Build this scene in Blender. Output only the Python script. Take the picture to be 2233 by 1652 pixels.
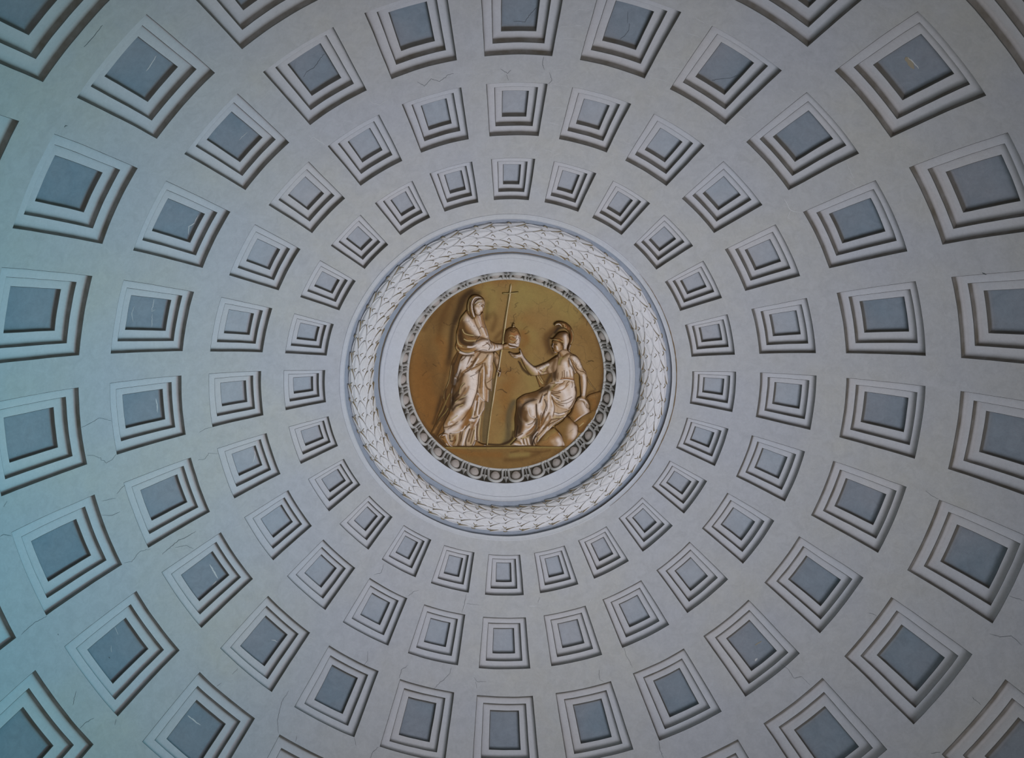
import bpy, bmesh, math, random
import numpy as np
from mathutils import Vector, Matrix, noise

# ---------------------------------------------------------------- reset
for o in list(bpy.data.objects):
    bpy.data.objects.remove(o, do_unlink=True)
scn = bpy.context.scene
C = scn.collection
RAD = 8.0                       # radius of the dome in metres
HUB = 10.4                      # height of the centre of the sphere above the floor
D2R = math.pi / 180.0

# ---------------------------------------------------------------- camera
# a hand-held camera near the floor, looking up, slightly off the axis
cam_d = bpy.data.cameras.new('camera')
cam = bpy.data.objects.new('camera', cam_d)
C.objects.link(cam)
cx, cy, cz = -0.09436095 * RAD, -0.54601998 * RAD, -1.09765606 * RAD + HUB
rt = Vector((0.99970251, 0.01020293, 0.02215398))
dn = Vector((-0.00280484, 0.95036678, -0.31111913))
fw = Vector((-0.02422873, 0.31096443, 0.95011267))
m = Matrix((rt, -dn, -fw)).transposed().to_4x4()
m.translation = Vector((cx, cy, cz))
cam.matrix_world = m
cam_d.sensor_fit = 'HORIZONTAL'
cam_d.sensor_width = 36.0
cam_d.lens = 36.0 * 2316.8467 / 2233.0
cam_d.shift_x = 169.5665 / 2233.0
cam_d.shift_y = 141.8428 / 2233.0
cam_d.clip_start = 0.05
cam_d.clip_end = 200
scn.camera = cam

# ---------------------------------------------------------------- world and light
w = bpy.data.worlds.new('world')
scn.world = w
w.use_nodes = True
bg = w.node_tree.nodes['Background']
bg.inputs['Color'].default_value = (1.0, 0.92, 0.80, 1)
bg.inputs['Strength'].default_value = 0.18


def area(name, loc, target, sx, sy, power, col, spread=180):
    d = bpy.data.lights.new(name, 'AREA')
    d.shape = 'RECTANGLE'
    d.size = sx
    d.size_y = sy
    d.energy = power
    d.color = col
    d.spread = spread * D2R
    o = bpy.data.objects.new(name, d)
    C.objects.link(o)
    o.location = loc
    o.rotation_euler = (Vector(target) - Vector(loc)).to_track_quat('-Z', 'Y').to_euler()
    return o


# added fill lamp for floor bounce, its cone narrowed to dim the dome's edges, and the beam of a tall window in the drum
area('floor_fill', (4.0, 1.1, 0.4), (-0.3, 0.0, HUB + RAD), 6.5, 6.5, 276, (0.975, 1.0, 1.10), 64)
area('window_daylight', (7.0, 1.4, HUB - 3.8), (-7.8, 0.1, HUB + 0.8), 2.0, 3.0, 150, (0.0, 0.78, 1.0), 66)

vs = scn.view_settings
scn.display_settings.display_device = 'sRGB'
vs.view_transform = 'Standard'
vs.look = 'None'
vs.exposure = 0.0
vs.gamma = 1.0
vs.use_curve_mapping = False

# ---------------------------------------------------------------- materials
class NT:
    def __init__(s, name):
        s.m = bpy.data.materials.new(name)
        s.m.use_nodes = True
        s.t = s.m.node_tree
        s.t.nodes.clear()
        s.out = s.n('ShaderNodeOutputMaterial')
        s.b = s.n('ShaderNodeBsdfPrincipled')
        s.t.links.new(s.b.outputs[0], s.out.inputs[0])
        s.co = s.n('ShaderNodeTexCoord').outputs['Object']

    def n(s, kind, **kw):
        x = s.t.nodes.new(kind)
        for k, v in kw.items():
            setattr(x, k, v)
        return x

    def put(s, a, b):
        if hasattr(a, 'is_linked') or hasattr(a, 'links'):
            s.t.links.new(a, b)
        else:
            b.default_value = a

    def noise(s, scale, detail=4, rough=0.6, dist=0.0, co=None):
        x = s.n('ShaderNodeTexNoise')
        x.inputs['Scale'].default_value = scale
        x.inputs['Detail'].default_value = detail
        x.inputs['Roughness'].default_value = rough
        x.inputs['Distortion'].default_value = dist
        s.put(co or s.co, x.inputs['Vector'])
        return x.outputs['Fac']

    def ramp(s, fac, stops):
        x = s.n('ShaderNodeValToRGB')
        el = x.color_ramp.elements
        while len(el) < len(stops):
            el.new(0.5)
        for e, (p, c) in zip(el, stops):
            e.position = p
            e.color = (c, c, c, 1) if not isinstance(c, tuple) else c + (1,)
        s.put(fac, x.inputs[0])
        return x.outputs[0]

    def mix(s, f, a, b, mode='MIX'):
        x = s.n('ShaderNodeMix', data_type='RGBA', blend_type=mode)
        s.put(f, x.inputs[0])
        s.put(a if not isinstance(a, tuple) else a + (1,), x.inputs[6])
        s.put(b if not isinstance(b, tuple) else b + (1,), x.inputs[7])
        return x.outputs[2]

    def math(s, op, a, b=0.0):
        x = s.n('ShaderNodeMath', operation=op)
        s.put(a, x.inputs[0])
        s.put(b, x.inputs[1])
        return x.outputs[0]

    def fin(s, col, rough=0.85, bump=None, bstr=0.2, bdist=0.02):
        s.put(col if not isinstance(col, tuple) else col + (1,), s.b.inputs['Base Color'])
        s.b.inputs['Roughness'].default_value = rough
        s.b.inputs['Specular IOR Level'].default_value = 0.25
        if bump is not None:
            x = s.n('ShaderNodeBump')
            x.inputs['Strength'].default_value = bstr
            x.inputs['Distance'].default_value = bdist
            s.put(bump, x.inputs['Height'])
            s.put(x.outputs[0], s.b.inputs['Normal'])
        return s.m


def plaster(name, base, cool, warm, stain=0.5, recess_shade=False, mottle=0.4):
    t = NT(name)
    big = t.ramp(t.noise(0.55, 3, 0.5), [(0.38, 0.0), (0.62, 1.0)])
    mid = t.ramp(t.noise(2.3, 5, 0.62, 0.4), [(0.35, 0.0), (0.7, 1.0)])
    fine = t.noise(26, 6, 0.7)
    col = t.mix(big, cool, warm)
    col = t.mix(t.math('MULTIPLY', mid, stain), col, base)
    blot = t.ramp(t.noise(6.5, 6, 0.7, 0.8), [(0.3, 0.84), (0.62, 1.04)])
    col = t.mix(mottle, col, blot, 'MULTIPLY')
    col = t.mix(0.35, col, t.ramp(fine, [(0.3, 0.86), (0.7, 1.1)]), 'MULTIPLY')
    if recess_shade:
        # brown shade painted into the risers and coved corners of the coffers
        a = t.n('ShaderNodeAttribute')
        a.attribute_name = 'recess_shade'
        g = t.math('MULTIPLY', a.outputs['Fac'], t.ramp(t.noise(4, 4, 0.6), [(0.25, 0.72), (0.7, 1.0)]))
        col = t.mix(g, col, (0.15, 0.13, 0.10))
    return t.fin(col, 0.88, t.math('ADD', t.noise(3.0, 4), t.math('MULTIPLY', fine, 0.3)), 0.18, 0.05)


M = {}
M['plaster'] = plaster('rib plaster', (0.48, 0.49, 0.52), (0.465, 0.475, 0.515), (0.495, 0.49, 0.475), 0.55, False, 0.6)
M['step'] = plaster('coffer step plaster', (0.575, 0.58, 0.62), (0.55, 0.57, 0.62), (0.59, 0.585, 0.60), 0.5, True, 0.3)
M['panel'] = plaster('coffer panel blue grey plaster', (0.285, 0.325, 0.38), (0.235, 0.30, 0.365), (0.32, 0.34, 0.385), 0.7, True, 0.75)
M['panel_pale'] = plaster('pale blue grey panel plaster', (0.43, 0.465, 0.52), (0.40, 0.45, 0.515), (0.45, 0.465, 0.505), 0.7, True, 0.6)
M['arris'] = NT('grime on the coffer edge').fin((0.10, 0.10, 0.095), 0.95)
M['white'] = plaster('moulding plaster', (0.56, 0.57, 0.61), (0.55, 0.57, 0.62), (0.56, 0.565, 0.57), 0.5, False, 0.3)
M['channel'] = plaster('blue grey channel plaster', (0.31, 0.35, 0.41), (0.29, 0.34, 0.41), (0.34, 0.36, 0.41), 0.6, False, 0.5)
M['leaf'] = plaster('garland stucco', (0.70, 0.69, 0.69), (0.70, 0.70, 0.735), (0.66, 0.62, 0.56), 0.5, False, 0.3)
M['curl'] = plaster('leaf vein ochre', (0.20, 0.15, 0.08), (0.26, 0.22, 0.14), (0.18, 0.11, 0.05), 0.5, False, 0.4)
M['bed'] = plaster('garland ochre bed', (0.20, 0.14, 0.08), (0.22, 0.18, 0.12), (0.18, 0.11, 0.05), 0.5, False, 0.4)
M['egg'] = plaster('egg stucco', (0.56, 0.51, 0.47), (0.56, 0.52, 0.49), (0.52, 0.45, 0.40), 0.5, False, 0.5)
M['band'] = plaster('egg band stucco', (0.52, 0.505, 0.48), (0.52, 0.52, 0.515), (0.50, 0.48, 0.44), 0.5, False, 0.4)
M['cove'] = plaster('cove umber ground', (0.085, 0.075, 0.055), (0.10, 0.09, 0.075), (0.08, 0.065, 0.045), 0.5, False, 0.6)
M['crack'] = NT('crack shadow grey').fin((0.09, 0.10, 0.105), 0.95)
M['chip'] = NT('bare lime chip').fin((0.62, 0.63, 0.64), 0.95)
M['tan'] = NT('bare tan mortar').fin((0.38, 0.33, 0.25), 0.95)


def paint_material(name, bump=0.35):
    t = NT(name)
    a = t.n('ShaderNodeAttribute')
    a.attribute_name = 'paint'
    col = a.outputs['Color']
    col = t.mix(0.55, col, t.ramp(t.noise(9, 6, 0.7, 0.6), [(0.3, 0.80), (0.7, 1.12)]), 'MULTIPLY')
    col = t.mix(0.5, col, t.ramp(t.noise(60, 4, 0.7), [(0.3, 0.85), (0.7, 1.12)]), 'MULTIPLY')
    # craquelure of the old plaster, in patches
    wv = t.n('ShaderNodeTexNoise')
    wv.inputs['Scale'].default_value = 3.5
    wv.inputs['Detail'].default_value = 5
    t.put(t.co, wv.inputs['Vector'])
    mp = t.n('ShaderNodeMix', data_type='VECTOR')
    mp.inputs[0].default_value = 0.30
    t.put(t.co, mp.inputs[4])
    t.put(wv.outputs['Color'], mp.inputs[5])
    v = t.n('ShaderNodeTexVoronoi', feature='DISTANCE_TO_EDGE')
    v.inputs['Scale'].default_value = 5.5
    t.put(mp.outputs[1], v.inputs['Vector'])
    line = t.ramp(v.outputs['Distance'], [(0.0, 1.0), (0.03, 0.0)])
    keep = t.ramp(t.noise(2.2, 3, 0.6), [(0.47, 0.0), (0.60, 1.0)])
    f = t.math('MULTIPLY', t.math('MULTIPLY', line, keep), 0.42)
    col = t.mix(f, col, (0.06, 0.04, 0.02))
    return t.fin(col, 0.8, t.noise(45, 4, 0.7), bump, 0.01)


M['paint'] = paint_material('painted fresco plaster')

# ---------------------------------------------------------------- helpers
def S(th, az, rho):
    """point of the dome: th from the zenith, az clockwise seen from below (degrees)"""
    t = th * D2R
    a = (az + 0.45819) * D2R
    return Vector((rho * math.sin(t) * math.sin(a) * RAD, -rho * math.sin(t) * math.cos(a) * RAD, rho * math.cos(t) * RAD + HUB))


def wob(p, k=1.0):
    """hand-run plaster is never quite true"""
    v = noise.noise_vector(p * 1.7) * 0.006 + noise.noise_vector(p * 6.0) * 0.0026
    return p + v * k


def mesh_obj(name, verts, faces, mat, parent=None, smooth=False, wobble=1.0):
    me = bpy.data.meshes.new(name)
    me.from_pydata([tuple(wob(Vector(v), wobble)) if wobble else tuple(v) for v in verts], [], faces)
    for mm in (mat if isinstance(mat, (list, tuple)) else [mat]):
        me.materials.append(mm)
    if smooth:
        me.polygons.foreach_set('use_smooth', [True] * len(me.polygons))
    me.update()
    o = bpy.data.objects.new(name, me)
    C.objects.link(o)
    if parent is not None:
        o.parent = parent
    return o


def tag(o, label=None, cat=None, group=None, kind=None):
    if label:
        o['label'] = label
    if cat:
        o['category'] = cat
    if group:
        o['group'] = group
    if kind:
        o['kind'] = kind
    return o


# ---------------------------------------------------------------- the dome shell
# coffer rings from the oculus outwards: outer rim, second rim, third rim (angles from the zenith), half widths
RINGS = [
    dict(th=(21.19, 25.98), hw=(5.19, 5.28), t2=(21.67, 25.18), h2=3.71, t3=(22.13, 24.40), h3=2.27),
    dict(th=(28.58, 34.54), hw=(5.30, 5.33), t2=(29.19, 33.55), h2=3.87, t3=(29.74, 32.61), h3=2.44),
    dict(th=(37.64, 45.57), hw=(5.33, 5.35), t2=(38.36, 44.49), h2=3.95, t3=(39.02, 43.39), h3=2.61),
    dict(th=(48.96, 58.53), hw=(5.34, 5.35), t2=(49.89, 57.22), h2=4.00, t3=(50.80, 55.99), h3=2.65),
    dict(th=(62.32, 73.40), hw=(5.38, 5.38), t2=(63.40, 71.95), h2=4.03, t3=(64.50, 70.50), h3=2.68),
]
P2, P3, P4 = 1.0145, 1.0285, 1.041
A_TH = 19.51

edges = [A_TH]
for r in RINGS:
    edges += list(r['th'])
edges += [88.0]


def hw_at(th):
    xs = [A_TH]
    ys = [5.19]
    for r in RINGS:
        xs += list(r['th'])
        ys += list(r['hw'])
    xs.append(88.0)
    ys.append(5.38)
    return float(np.interp(th, xs, ys))


def build_shell():
    ths = []
    for i in range(len(edges) - 1):
        n = max(2, int((edges[i + 1] - edges[i]) / 0.8))
        ths += [edges[i] + (edges[i + 1] - edges[i]) * k / n for k in range(n)]
    ths.append(edges[-1])
    us = []                                    # (column, u, inside)
    NI, NO = 12, 5
    for c in range(24):
        for k in range(NI):
            us.append((c, -1 + 2 * k / NI, True))
        for k in range(NO):
            us.append((c, 1 + k / NO, False))

    def az(c, u, th):
        h = hw_at(th)
        if u <= 1:
            return c * 15 + u * h
        f = u - 1
        return c * 15 + h * (1 - f) + (15 - h) * f

    V = []
    for th in ths:
        for c, u, _ in us:
            V.append(S(th, az(c, u, th), 1.0))
    n = len(us)
    F = []
    for i in range(len(ths) - 1):
        mid = 0.5 * (ths[i] + ths[i + 1])
        hole = any(r['th'][0] < mid < r['th'][1] for r in RINGS)
        for j in range(n):
            if hole and us[j][2]:
                continue
            a, b = i * n + j, i * n + (j + 1) % n
            F.append((a, b, b + n, a + n))
    return V, F


V, F = build_shell()
# back of the vault above the crown
n0 = len(V)
cap = [(19.51, 1.0), (19.6, 1.075), (14, 1.075), (8, 1.075), (0.02, 1.075)]
for th_, rho_ in cap:
    V += [S(th_, 360 * k / 96, rho_) for k in range(96)]
for i in range(len(cap) - 1):
    for k in range(96):
        a_, b_ = n0 + i * 96 + k, n0 + i * 96 + (k + 1) % 96
        F.append((a_, b_, b_ + 96, a_ + 96))
ceiling = mesh_obj('ceiling', V, F, M['plaster'], smooth=True)
tag(ceiling, 'pale grey plaster dome with rings of square coffers', None, None, 'structure')


def tray(th, hw, az0, ra, rb, th2=None, h2=None, nx=12, ny=10):
    """soft arris, riser, coved corner, then the tread in to the next rim (or a closed panel)"""
    V, F, mi, recess_shade = [], [], [], []
    tm = 0.5 * (th[0] + th[1])
    sn = math.sin(tm * D2R)

    def loop(t0, t1, ha, hb, rho, dv):
        pts = []
        for k in range(nx):
            pts.append((t0, (-1 + 2 * k / nx) * ha))
        for k in range(ny):
            f = k / ny
            pts.append((t0 + (t1 - t0) * f, ha + (hb - ha) * f))
        for k in range(nx):
            pts.append((t1, (1 - 2 * k / nx) * hb))
        for k in range(ny):
            f = 1 - k / ny
            pts.append((t0 + (t1 - t0) * f, -(ha + (hb - ha) * f)))
        s = len(V)
        V.extend(S(t, az0 + a, rho) for t, a in pts)
        recess_shade.extend([dv] * len(pts))
        return s, len(pts)

    def inset(d, rho, dv):
        return loop(th[0] + d, th[1] - d, hw[0] - d / sn, hw[1] - d / sn, rho, dv)

    def ring(p, q, m):
        (s0, n), (s1, _) = p, q
        for k in range(n):
            F.append((s0 + k, s0 + (k + 1) % n, s1 + (k + 1) % n, s1 + k))
            mi.append(m)

    e = 0.05
    fr = min(0.26, 0.028 * (th[1] - th[0]) + 0.05)     # radius of the cove, degrees
    if th2:
        fr = min(fr, (0.92 * min(th2[0] - th[0], th[1] - th2[1], (min(hw) - h2) * sn) - e) / 1.8)
    fd = fr * D2R
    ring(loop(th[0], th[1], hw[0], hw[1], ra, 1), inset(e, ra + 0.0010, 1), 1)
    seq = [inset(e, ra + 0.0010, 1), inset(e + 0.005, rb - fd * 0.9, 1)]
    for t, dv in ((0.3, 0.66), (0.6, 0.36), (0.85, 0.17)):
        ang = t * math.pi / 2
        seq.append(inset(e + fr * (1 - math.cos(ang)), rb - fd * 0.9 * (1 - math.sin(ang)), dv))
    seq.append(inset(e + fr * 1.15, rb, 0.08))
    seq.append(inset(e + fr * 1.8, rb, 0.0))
    if th2:
        seq.append(loop(th2[0], th2[1], h2, h2, rb, 0))
        for p, q in zip(seq, seq[1:]):
            ring(p, q, 0)
    else:
        half = 0.5 * (th[1] - th[0])
        for f in (0.66, 0.33):
            d = (half - e - fr * 1.8) * (1 - f) + e + fr * 1.8
            seq.append(loop(th[0] + d, th[1] - d, (hw[0] - (e + fr * 1.8) / sn) * f, (hw[1] - (e + fr * 1.8) / sn) * f, rb, 0))
        for p, q in zip(seq, seq[1:]):
            ring(p, q, 0)
        c = len(V)
        V.append(S(tm, az0, rb))
        recess_shade.append(0)
        s, n = seq[-1]
        for k in range(n):
            F.append((s + k, s + (k + 1) % n, c))
            mi.append(0)
    return V, F, mi, recess_shade


def tray_obj(name, args, mats, parent):
    V, F, mi, recess_shade = tray(*args)
    o = mesh_obj(name, V, F, mats, parent, True)
    o.data.polygons.foreach_set('material_index', mi)
    at = o.data.attributes.new('recess_shade', 'FLOAT', 'POINT')
    at.data.foreach_set('value', recess_shade)
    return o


random.seed(4)
for ri, r in enumerate(RINGS):
    for c in range(24):
        a0 = c * 15.0
        j = random.uniform(-0.06, 0.06)
        h2, h3 = (r['h2'],) * 2, (r['h3'],) * 2
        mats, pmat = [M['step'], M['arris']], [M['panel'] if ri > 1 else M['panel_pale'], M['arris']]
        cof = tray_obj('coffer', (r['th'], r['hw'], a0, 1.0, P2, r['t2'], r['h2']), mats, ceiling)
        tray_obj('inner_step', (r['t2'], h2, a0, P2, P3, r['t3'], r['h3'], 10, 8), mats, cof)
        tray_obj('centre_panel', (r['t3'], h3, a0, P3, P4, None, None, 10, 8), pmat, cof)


# ---------------------------------------------------------------- mouldings round the medallion
def revolve(name, prof, mat, parent=None, n=240, smooth=True, flatz=None):
    V, F = [], []
    k = len(prof)
    for i in range(n):
        a = 360.0 * i / n
        for th, rho in prof:
            V.append(S(th, a, rho))
    for i in range(n):
        for j in range(k - 1):
            a, b = i * k + j, ((i + 1) % n) * k + j
            F.append((a, b, b + 1, a + 1))
    return mesh_obj(name, V, F, mat, parent, False)


def smooth_by_angle(o, ang=35):
    me = o.data
    me.polygons.foreach_set('use_smooth', [True] * len(me.polygons))
    bm = bmesh.new()
    bm.from_mesh(me)
    for e in bm.edges:
        if len(e.link_faces) == 2 and e.calc_face_angle(0) > ang * D2R:
            e.smooth = False
    bm.to_mesh(me)
    bm.free()


t1 = revolve('trim_1', [(19.51, 1.0), (19.50, 0.9982), (19.42, 0.9978), (19.36, 0.9984), (19.05, 0.9984), (19.02, 0.9976), (18.96, 0.9976), (18.94, 0.9984), (18.94, 1.0085)], M['white'])
tag(t1, 'thin raised outer moulding ring around the garland', None, None, 'structure')
t2 = revolve('trim_2', [(18.94, 1.0085), (14.78, 1.0085)], M['channel'])
tag(t2, 'blue grey sunk channel that holds the garland', None, None, 'structure')
t3 = revolve('trim_3', [(14.78, 1.0085), (14.78, 1.0005), (14.70, 0.9992), (14.62, 1.0), (14.34, 1.0), (14.31, 0.9990), (14.24, 0.9990), (14.20, 1.0006), (13.8, 1.0008), (13.2, 1.0014), (12.66, 1.0018), (12.62, 1.0024)], M['white'])
tag(t3, 'flat pale plaster ring between garland and egg moulding', None, None, 'structure')
for o in (t1, t2, t3):
    smooth_by_angle(o)

# grime and painted shade along the channel, mostly where its walls turn dark
for th_, spans in ((14.82, ((168, 396),)), (18.90, ((44, 152),)), (18.90, ((200, 330),)), (19.47, ((48, 140),))):
    for a0_, a1_ in spans:
        V, F = [], []
        n = int((a1_ - a0_) / 1.2)
        base = 1.0085 - 0.0004 if th_ < 19 else 0.9978 - 0.0003
        for k in range(n + 1):
            f_ = math.sin(math.pi * k / n) ** 0.4 if 0 < k < n else 0.1
            ww = (0.055 if a0_ != 200 else 0.03) * f_ * (0.75 + 0.5 * random.random())
            a_ = a0_ + (a1_ - a0_) * k / n
            V += [S(th_ - ww, a_, base), S(th_, a_, base - 0.0005), S(th_ + ww, a_, base)]
        for k in range(n):
            F += [(3 * k, 3 * k + 3, 3 * k + 4, 3 * k + 1), (3 * k + 1, 3 * k + 4, 3 * k + 5, 3 * k + 2)]
        mesh_obj('grime_shade_line', V, F, M['bed'], t2)

# ---------------------------------------------------------------- garland
ga = bpy.data.objects.new('garland', None)
C.objects.link(ga)
ga.location = (0, 0, HUB + 0.96 * RAD)
tag(ga, 'white stucco laurel leaf garland ring in the channel around the painted medallion', 'garland')
ga_inv = Matrix.Translation(-ga.location)
G_TH, G_RHO = 16.93, 1.0065
G_A, G_B = 0.0232, 0.0185


def torus_pt(az, b, h=0.0):
    """b = minor angle, -90 (inner side) .. 90 (outer side), h = height above the surface"""
    bb = b * D2R
    th = G_TH + math.degrees((G_A + h) * math.sin(bb))
    return S(th, az, G_RHO - (G_B + h) * math.cos(bb))


def ga_obj(name, V, F, mat, parent, smooth=True):
    return mesh_obj(name, [ga_inv @ v for v in V], F, mat, parent, smooth, 0)


V, F = [], []
NB = 12
for i in range(180):
    for j in range(NB + 1):
        V.append(torus_pt(i * 2, -100 + 200 * j / NB, -0.0012))
for i in range(180):
    for j in range(NB):
        a, b = i * (NB + 1) + j, ((i + 1) % 180) * (NB + 1) + j
        F.append((a, b, b + 1, a + 1))
bed = ga_obj('garland_core', V, F, M['bed'], ga)
tag(bed, 'ochre ground showing between the leaves')

LEN, HWB = 11.6, 24.0


def leaf_mesh(b0):
    nl, nw = 10, 6
    V, F = [], []
    for i in range(nl + 1):
        s = i / nl
        # lanceolate outline with the tip at s = 1
        wd = math.sin(math.pi * min(1, 0.12 + 0.90 * s)) ** 0.62 if s < 1 else 0.0
        wd = max(wd, 0.03)
        for j in range(nw + 1):
            q = -1 + 2 * j / nw
            lift = 0.0001 + 0.0034 * s * s
            hh = lift + 0.0022 * (1 - q * q) - 0.0008
            if abs(q) > 0.99:
                hh = lift + 0.0008
            elif abs(q) > 0.6:
                hh = lift - 0.0002
            V.append(torus_pt(s * LEN, b0 + q * wd * HWB, hh))
    for i in range(nl):
        for j in range(nw):
            a = i * (nw + 1) + j
            F.append((a, a + nw + 1, a + nw + 2, a + 1))
    # turned-down edge
    bound = [i * (nw + 1) for i in range(nl + 1)] + [nl * (nw + 1) + j for j in range(1, nw + 1)] + [i * (nw + 1) + nw for i in range(nl - 1, -1, -1)]
    s0 = len(V)
    hub = [torus_pt((i // (nw + 1)) / nl * LEN, b0, -0.02) for i in bound]
    nf = len(F)
    for i, h in zip(bound, hub):
        V.append(V[i].lerp(h, 0.13) + (V[i] - torus_pt((i // (nw + 1)) / nl * LEN, b0, 0.001)).normalized() * 0.006)
    for k in range(len(bound) - 1):
        F.append((bound[k], bound[k + 1], s0 + k + 1, s0 + k))
    me = bpy.data.meshes.new('leaf')
    me.from_pydata([tuple(ga_inv @ v) for v in V], [], F)
    me.materials.append(M['leaf'])
    me.materials.append(M['curl'])
    me.polygons.foreach_set('material_index', [0] * nf + [1] * (len(F) - nf))
    me.polygons.foreach_set('use_smooth', [i < nf for i in range(len(F))])
    me.update()
    return me


def curl_mesh(b0):
    pts = []
    for k in range(8):
        f = k / 7
        pts.append((LEN * (0.44 + 0.13 * f), b0 + 6.5 * math.sin(f * 3.8) - 2, 0.0024 + 0.0004 * f))
    V, F = [], []
    for k, (a, b, h) in enumerate(pts):
        wdt = 0.9 + 2.0 * (k / 7)
        V += [torus_pt(a, b - wdt, h - 0.0004), torus_pt(a, b, h + 0.0013), torus_pt(a, b + wdt, h - 0.0004)]
    for k in range(7):
        for j in range(2):
            a = k * 3 + j
            F.append((a, a + 3, a + 4, a + 1))
    me = bpy.data.meshes.new('vein_curl')
    me.from_pydata([tuple(ga_inv @ v) for v in V], [], F)
    me.materials.append(M['curl'])
    me.update()
    return me


ROWS = {0: (-62, -22, 18, 58), 1: (-82, -42, -2, 38, 78)}
leafs = {b: (leaf_mesh(b), curl_mesh(b)) for k in ROWS for b in ROWS[k]}
for col in range(60):
    for b in ROWS[col % 2]:
        o = bpy.data.objects.new('leaf', leafs[b][0])
        C.objects.link(o)
        o.parent = ga
        o.rotation_euler = (random.uniform(-0.0006, 0.0006), random.uniform(-0.0006, 0.0006), (col * 6 + random.uniform(-0.35, 0.35)) * D2R)
        if abs(b) < 80:
            v = bpy.data.objects.new('vein', leafs[b][1])
            C.objects.link(v)
            v.parent = o

# ---------------------------------------------------------------- egg-and-dart moulding
ZB = HUB + 1.0125 * RAD                          # plane of the plaque
medal = bpy.data.objects.new('medallion', None)
C.objects.link(medal)
medal.location = (0, 0, ZB)
tag(medal, 'round painted relief medallion with two robed figures, at the crown of the dome', 'medallion')
eg_inv = Matrix.Translation(-medal.location)
G0 = (0.2190, 0.9778)       # lower, outer edge (r, z)
H0 = (0.2020, 1.0125)       # upper, inner edge
PITCH = 12.0
EPH = 5.7 - 0.458


def cove(az, y, h=0.0):
    """y = 0 at the medallion edge, 1 at the outer edge; h = out of the wall"""
    r = H0[0] + (G0[0] - H0[0]) * y
    z = H0[1] + (G0[1] - H0[1]) * y
    bow = 0.004 * math.sin(math.pi * y)
    nx, nz = -0.898, -0.440
    r += nx * (h - bow)
    z += nz * (h - bow)
    a = (az + 0.45819) * D2R
    return Vector((r * math.sin(a) * RAD, -r * math.cos(a) * RAD, z * RAD + HUB))


def eg_obj(name, V, F, mat, parent=None, smooth=True):
    o = mesh_obj(name, [eg_inv @ v for v in V], F, mat, parent or eg, smooth, 0)
    return o


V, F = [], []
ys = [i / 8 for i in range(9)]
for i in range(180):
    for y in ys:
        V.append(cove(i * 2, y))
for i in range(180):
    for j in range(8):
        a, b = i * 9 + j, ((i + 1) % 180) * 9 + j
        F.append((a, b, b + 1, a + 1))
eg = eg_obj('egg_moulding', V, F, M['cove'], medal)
tag(eg, 'grey egg-and-dart moulding on the sloping cove around the painting')


def ring_band(name, sec, mat):
    V, F = [], []
    k = len(sec)
    for i in range(180):
        for y, h in sec:
            V.append(cove(i * 2, y, h))
    for i in range(180):
        for j in range(k):
            a, b = i * k + j, ((i + 1) % 180) * k + j
            a2, b2 = i * k + (j + 1) % k, ((i + 1) % 180) * k + (j + 1) % k
            F.append((a, b, b2, a2))
    return eg_obj(name, V, F, mat)


ring_band('rim_bead', [(-0.03, -0.002), (-0.03, 0.0030), (0.02, 0.0040), (0.07, 0.0030), (0.07, -0.002)], M['band'])


def egg_mesh():
    V, F = [], []
    n, k = 14, 5
    V.append(cove(0, 0.42, 0.0078))
    for i in range(1, k + 1):
        f = i / k
        for j in range(n):
            t = 2 * math.pi * j / n
            x, y = math.sin(t), math.cos(t)
            wy = 0.40 if y > 0 else 0.34
            V.append(cove(x * f * 2.9 * (1 - 0.12 * max(0, y)), 0.44 + y * f * wy, 0.0082 * math.sqrt(max(0, 1 - f * f)) - 0.0012))
    for j in range(n):
        F.append((0, 1 + j, 1 + (j + 1) % n))
    for i in range(k - 1):
        for j in range(n):
            a, b = 1 + i * n + j, 1 + i * n + (j + 1) % n
            F.append((a, a + n, b + n, b))
    return V, F


def strip_mesh(path, wd, h0, h1):
    """band with a rounded section along path (az, y)"""
    V, F = [], []
    n = len(path)
    prof = [(-1, -0.001), (-0.9, h0), (-0.35, h1), (0.35, h1), (0.9, h0), (1, -0.001)]
    for i, (a, y) in enumerate(path):
        p, q = path[max(0, i - 1)], path[min(n - 1, i + 1)]
        dx, dy = (q[0] - p[0]) * 0.00366, (q[1] - p[1]) * 0.0386
        L = math.hypot(dx, dy) or 1
        px, py = -dy / L, dx / L
        wdi = wd(i / (n - 1)) if callable(wd) else wd
        for s, h in prof:
            V.append(cove(a + px * s * wdi / 0.00366, y + py * s * wdi / 0.0386, h))
    k = len(prof)
    for i in range(n - 1):
        for j in range(k - 1):
            a = i * k + j
            F.append((a, a + k, a + k + 1, a + 1))
    F.append(tuple(range(k - 1, -1, -1)))
    F.append(tuple((n - 1) * k + j for j in range(k)))
    return V, F


bpath = []
for k in range(19):
    t = (-1 + 2 * k / 18) * 2.5
    bpath.append((3.95 * math.sin(t) if abs(t) < 1.57 else math.copysign(3.95 + 0.25 * (abs(t) - 1.57), t), 0.46 + 0.46 * math.cos(t)))


def dart_mesh():
    out = [(-0.35, 0.08), (-0.35, 0.46), (-1.55, 0.50), (-0.75, 0.64), (0, 0.99), (0.75, 0.64), (1.55, 0.50), (0.35, 0.46), (0.35, 0.08)]
    V = [cove(a, y, -0.001) for a, y in out]
    n = len(out)
    V += [cove(a, y, 0.0030) for a, y in out]
    V += [cove(0, 0.08, 0.0042), cove(0, 0.56, 0.0055)]
    c0, c1 = 2 * n, 2 * n + 1
    F = [(k, (k + 1) % n, n + (k + 1) % n, n + k) for k in range(n)]
    F.append((n + 0, n + 1, c1, c0))
    F.append((c0, c1, n + 7, n + 8))
    for k in range(1, 7):
        F.append((n + k, n + k + 1, c1))
    return V, F


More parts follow.
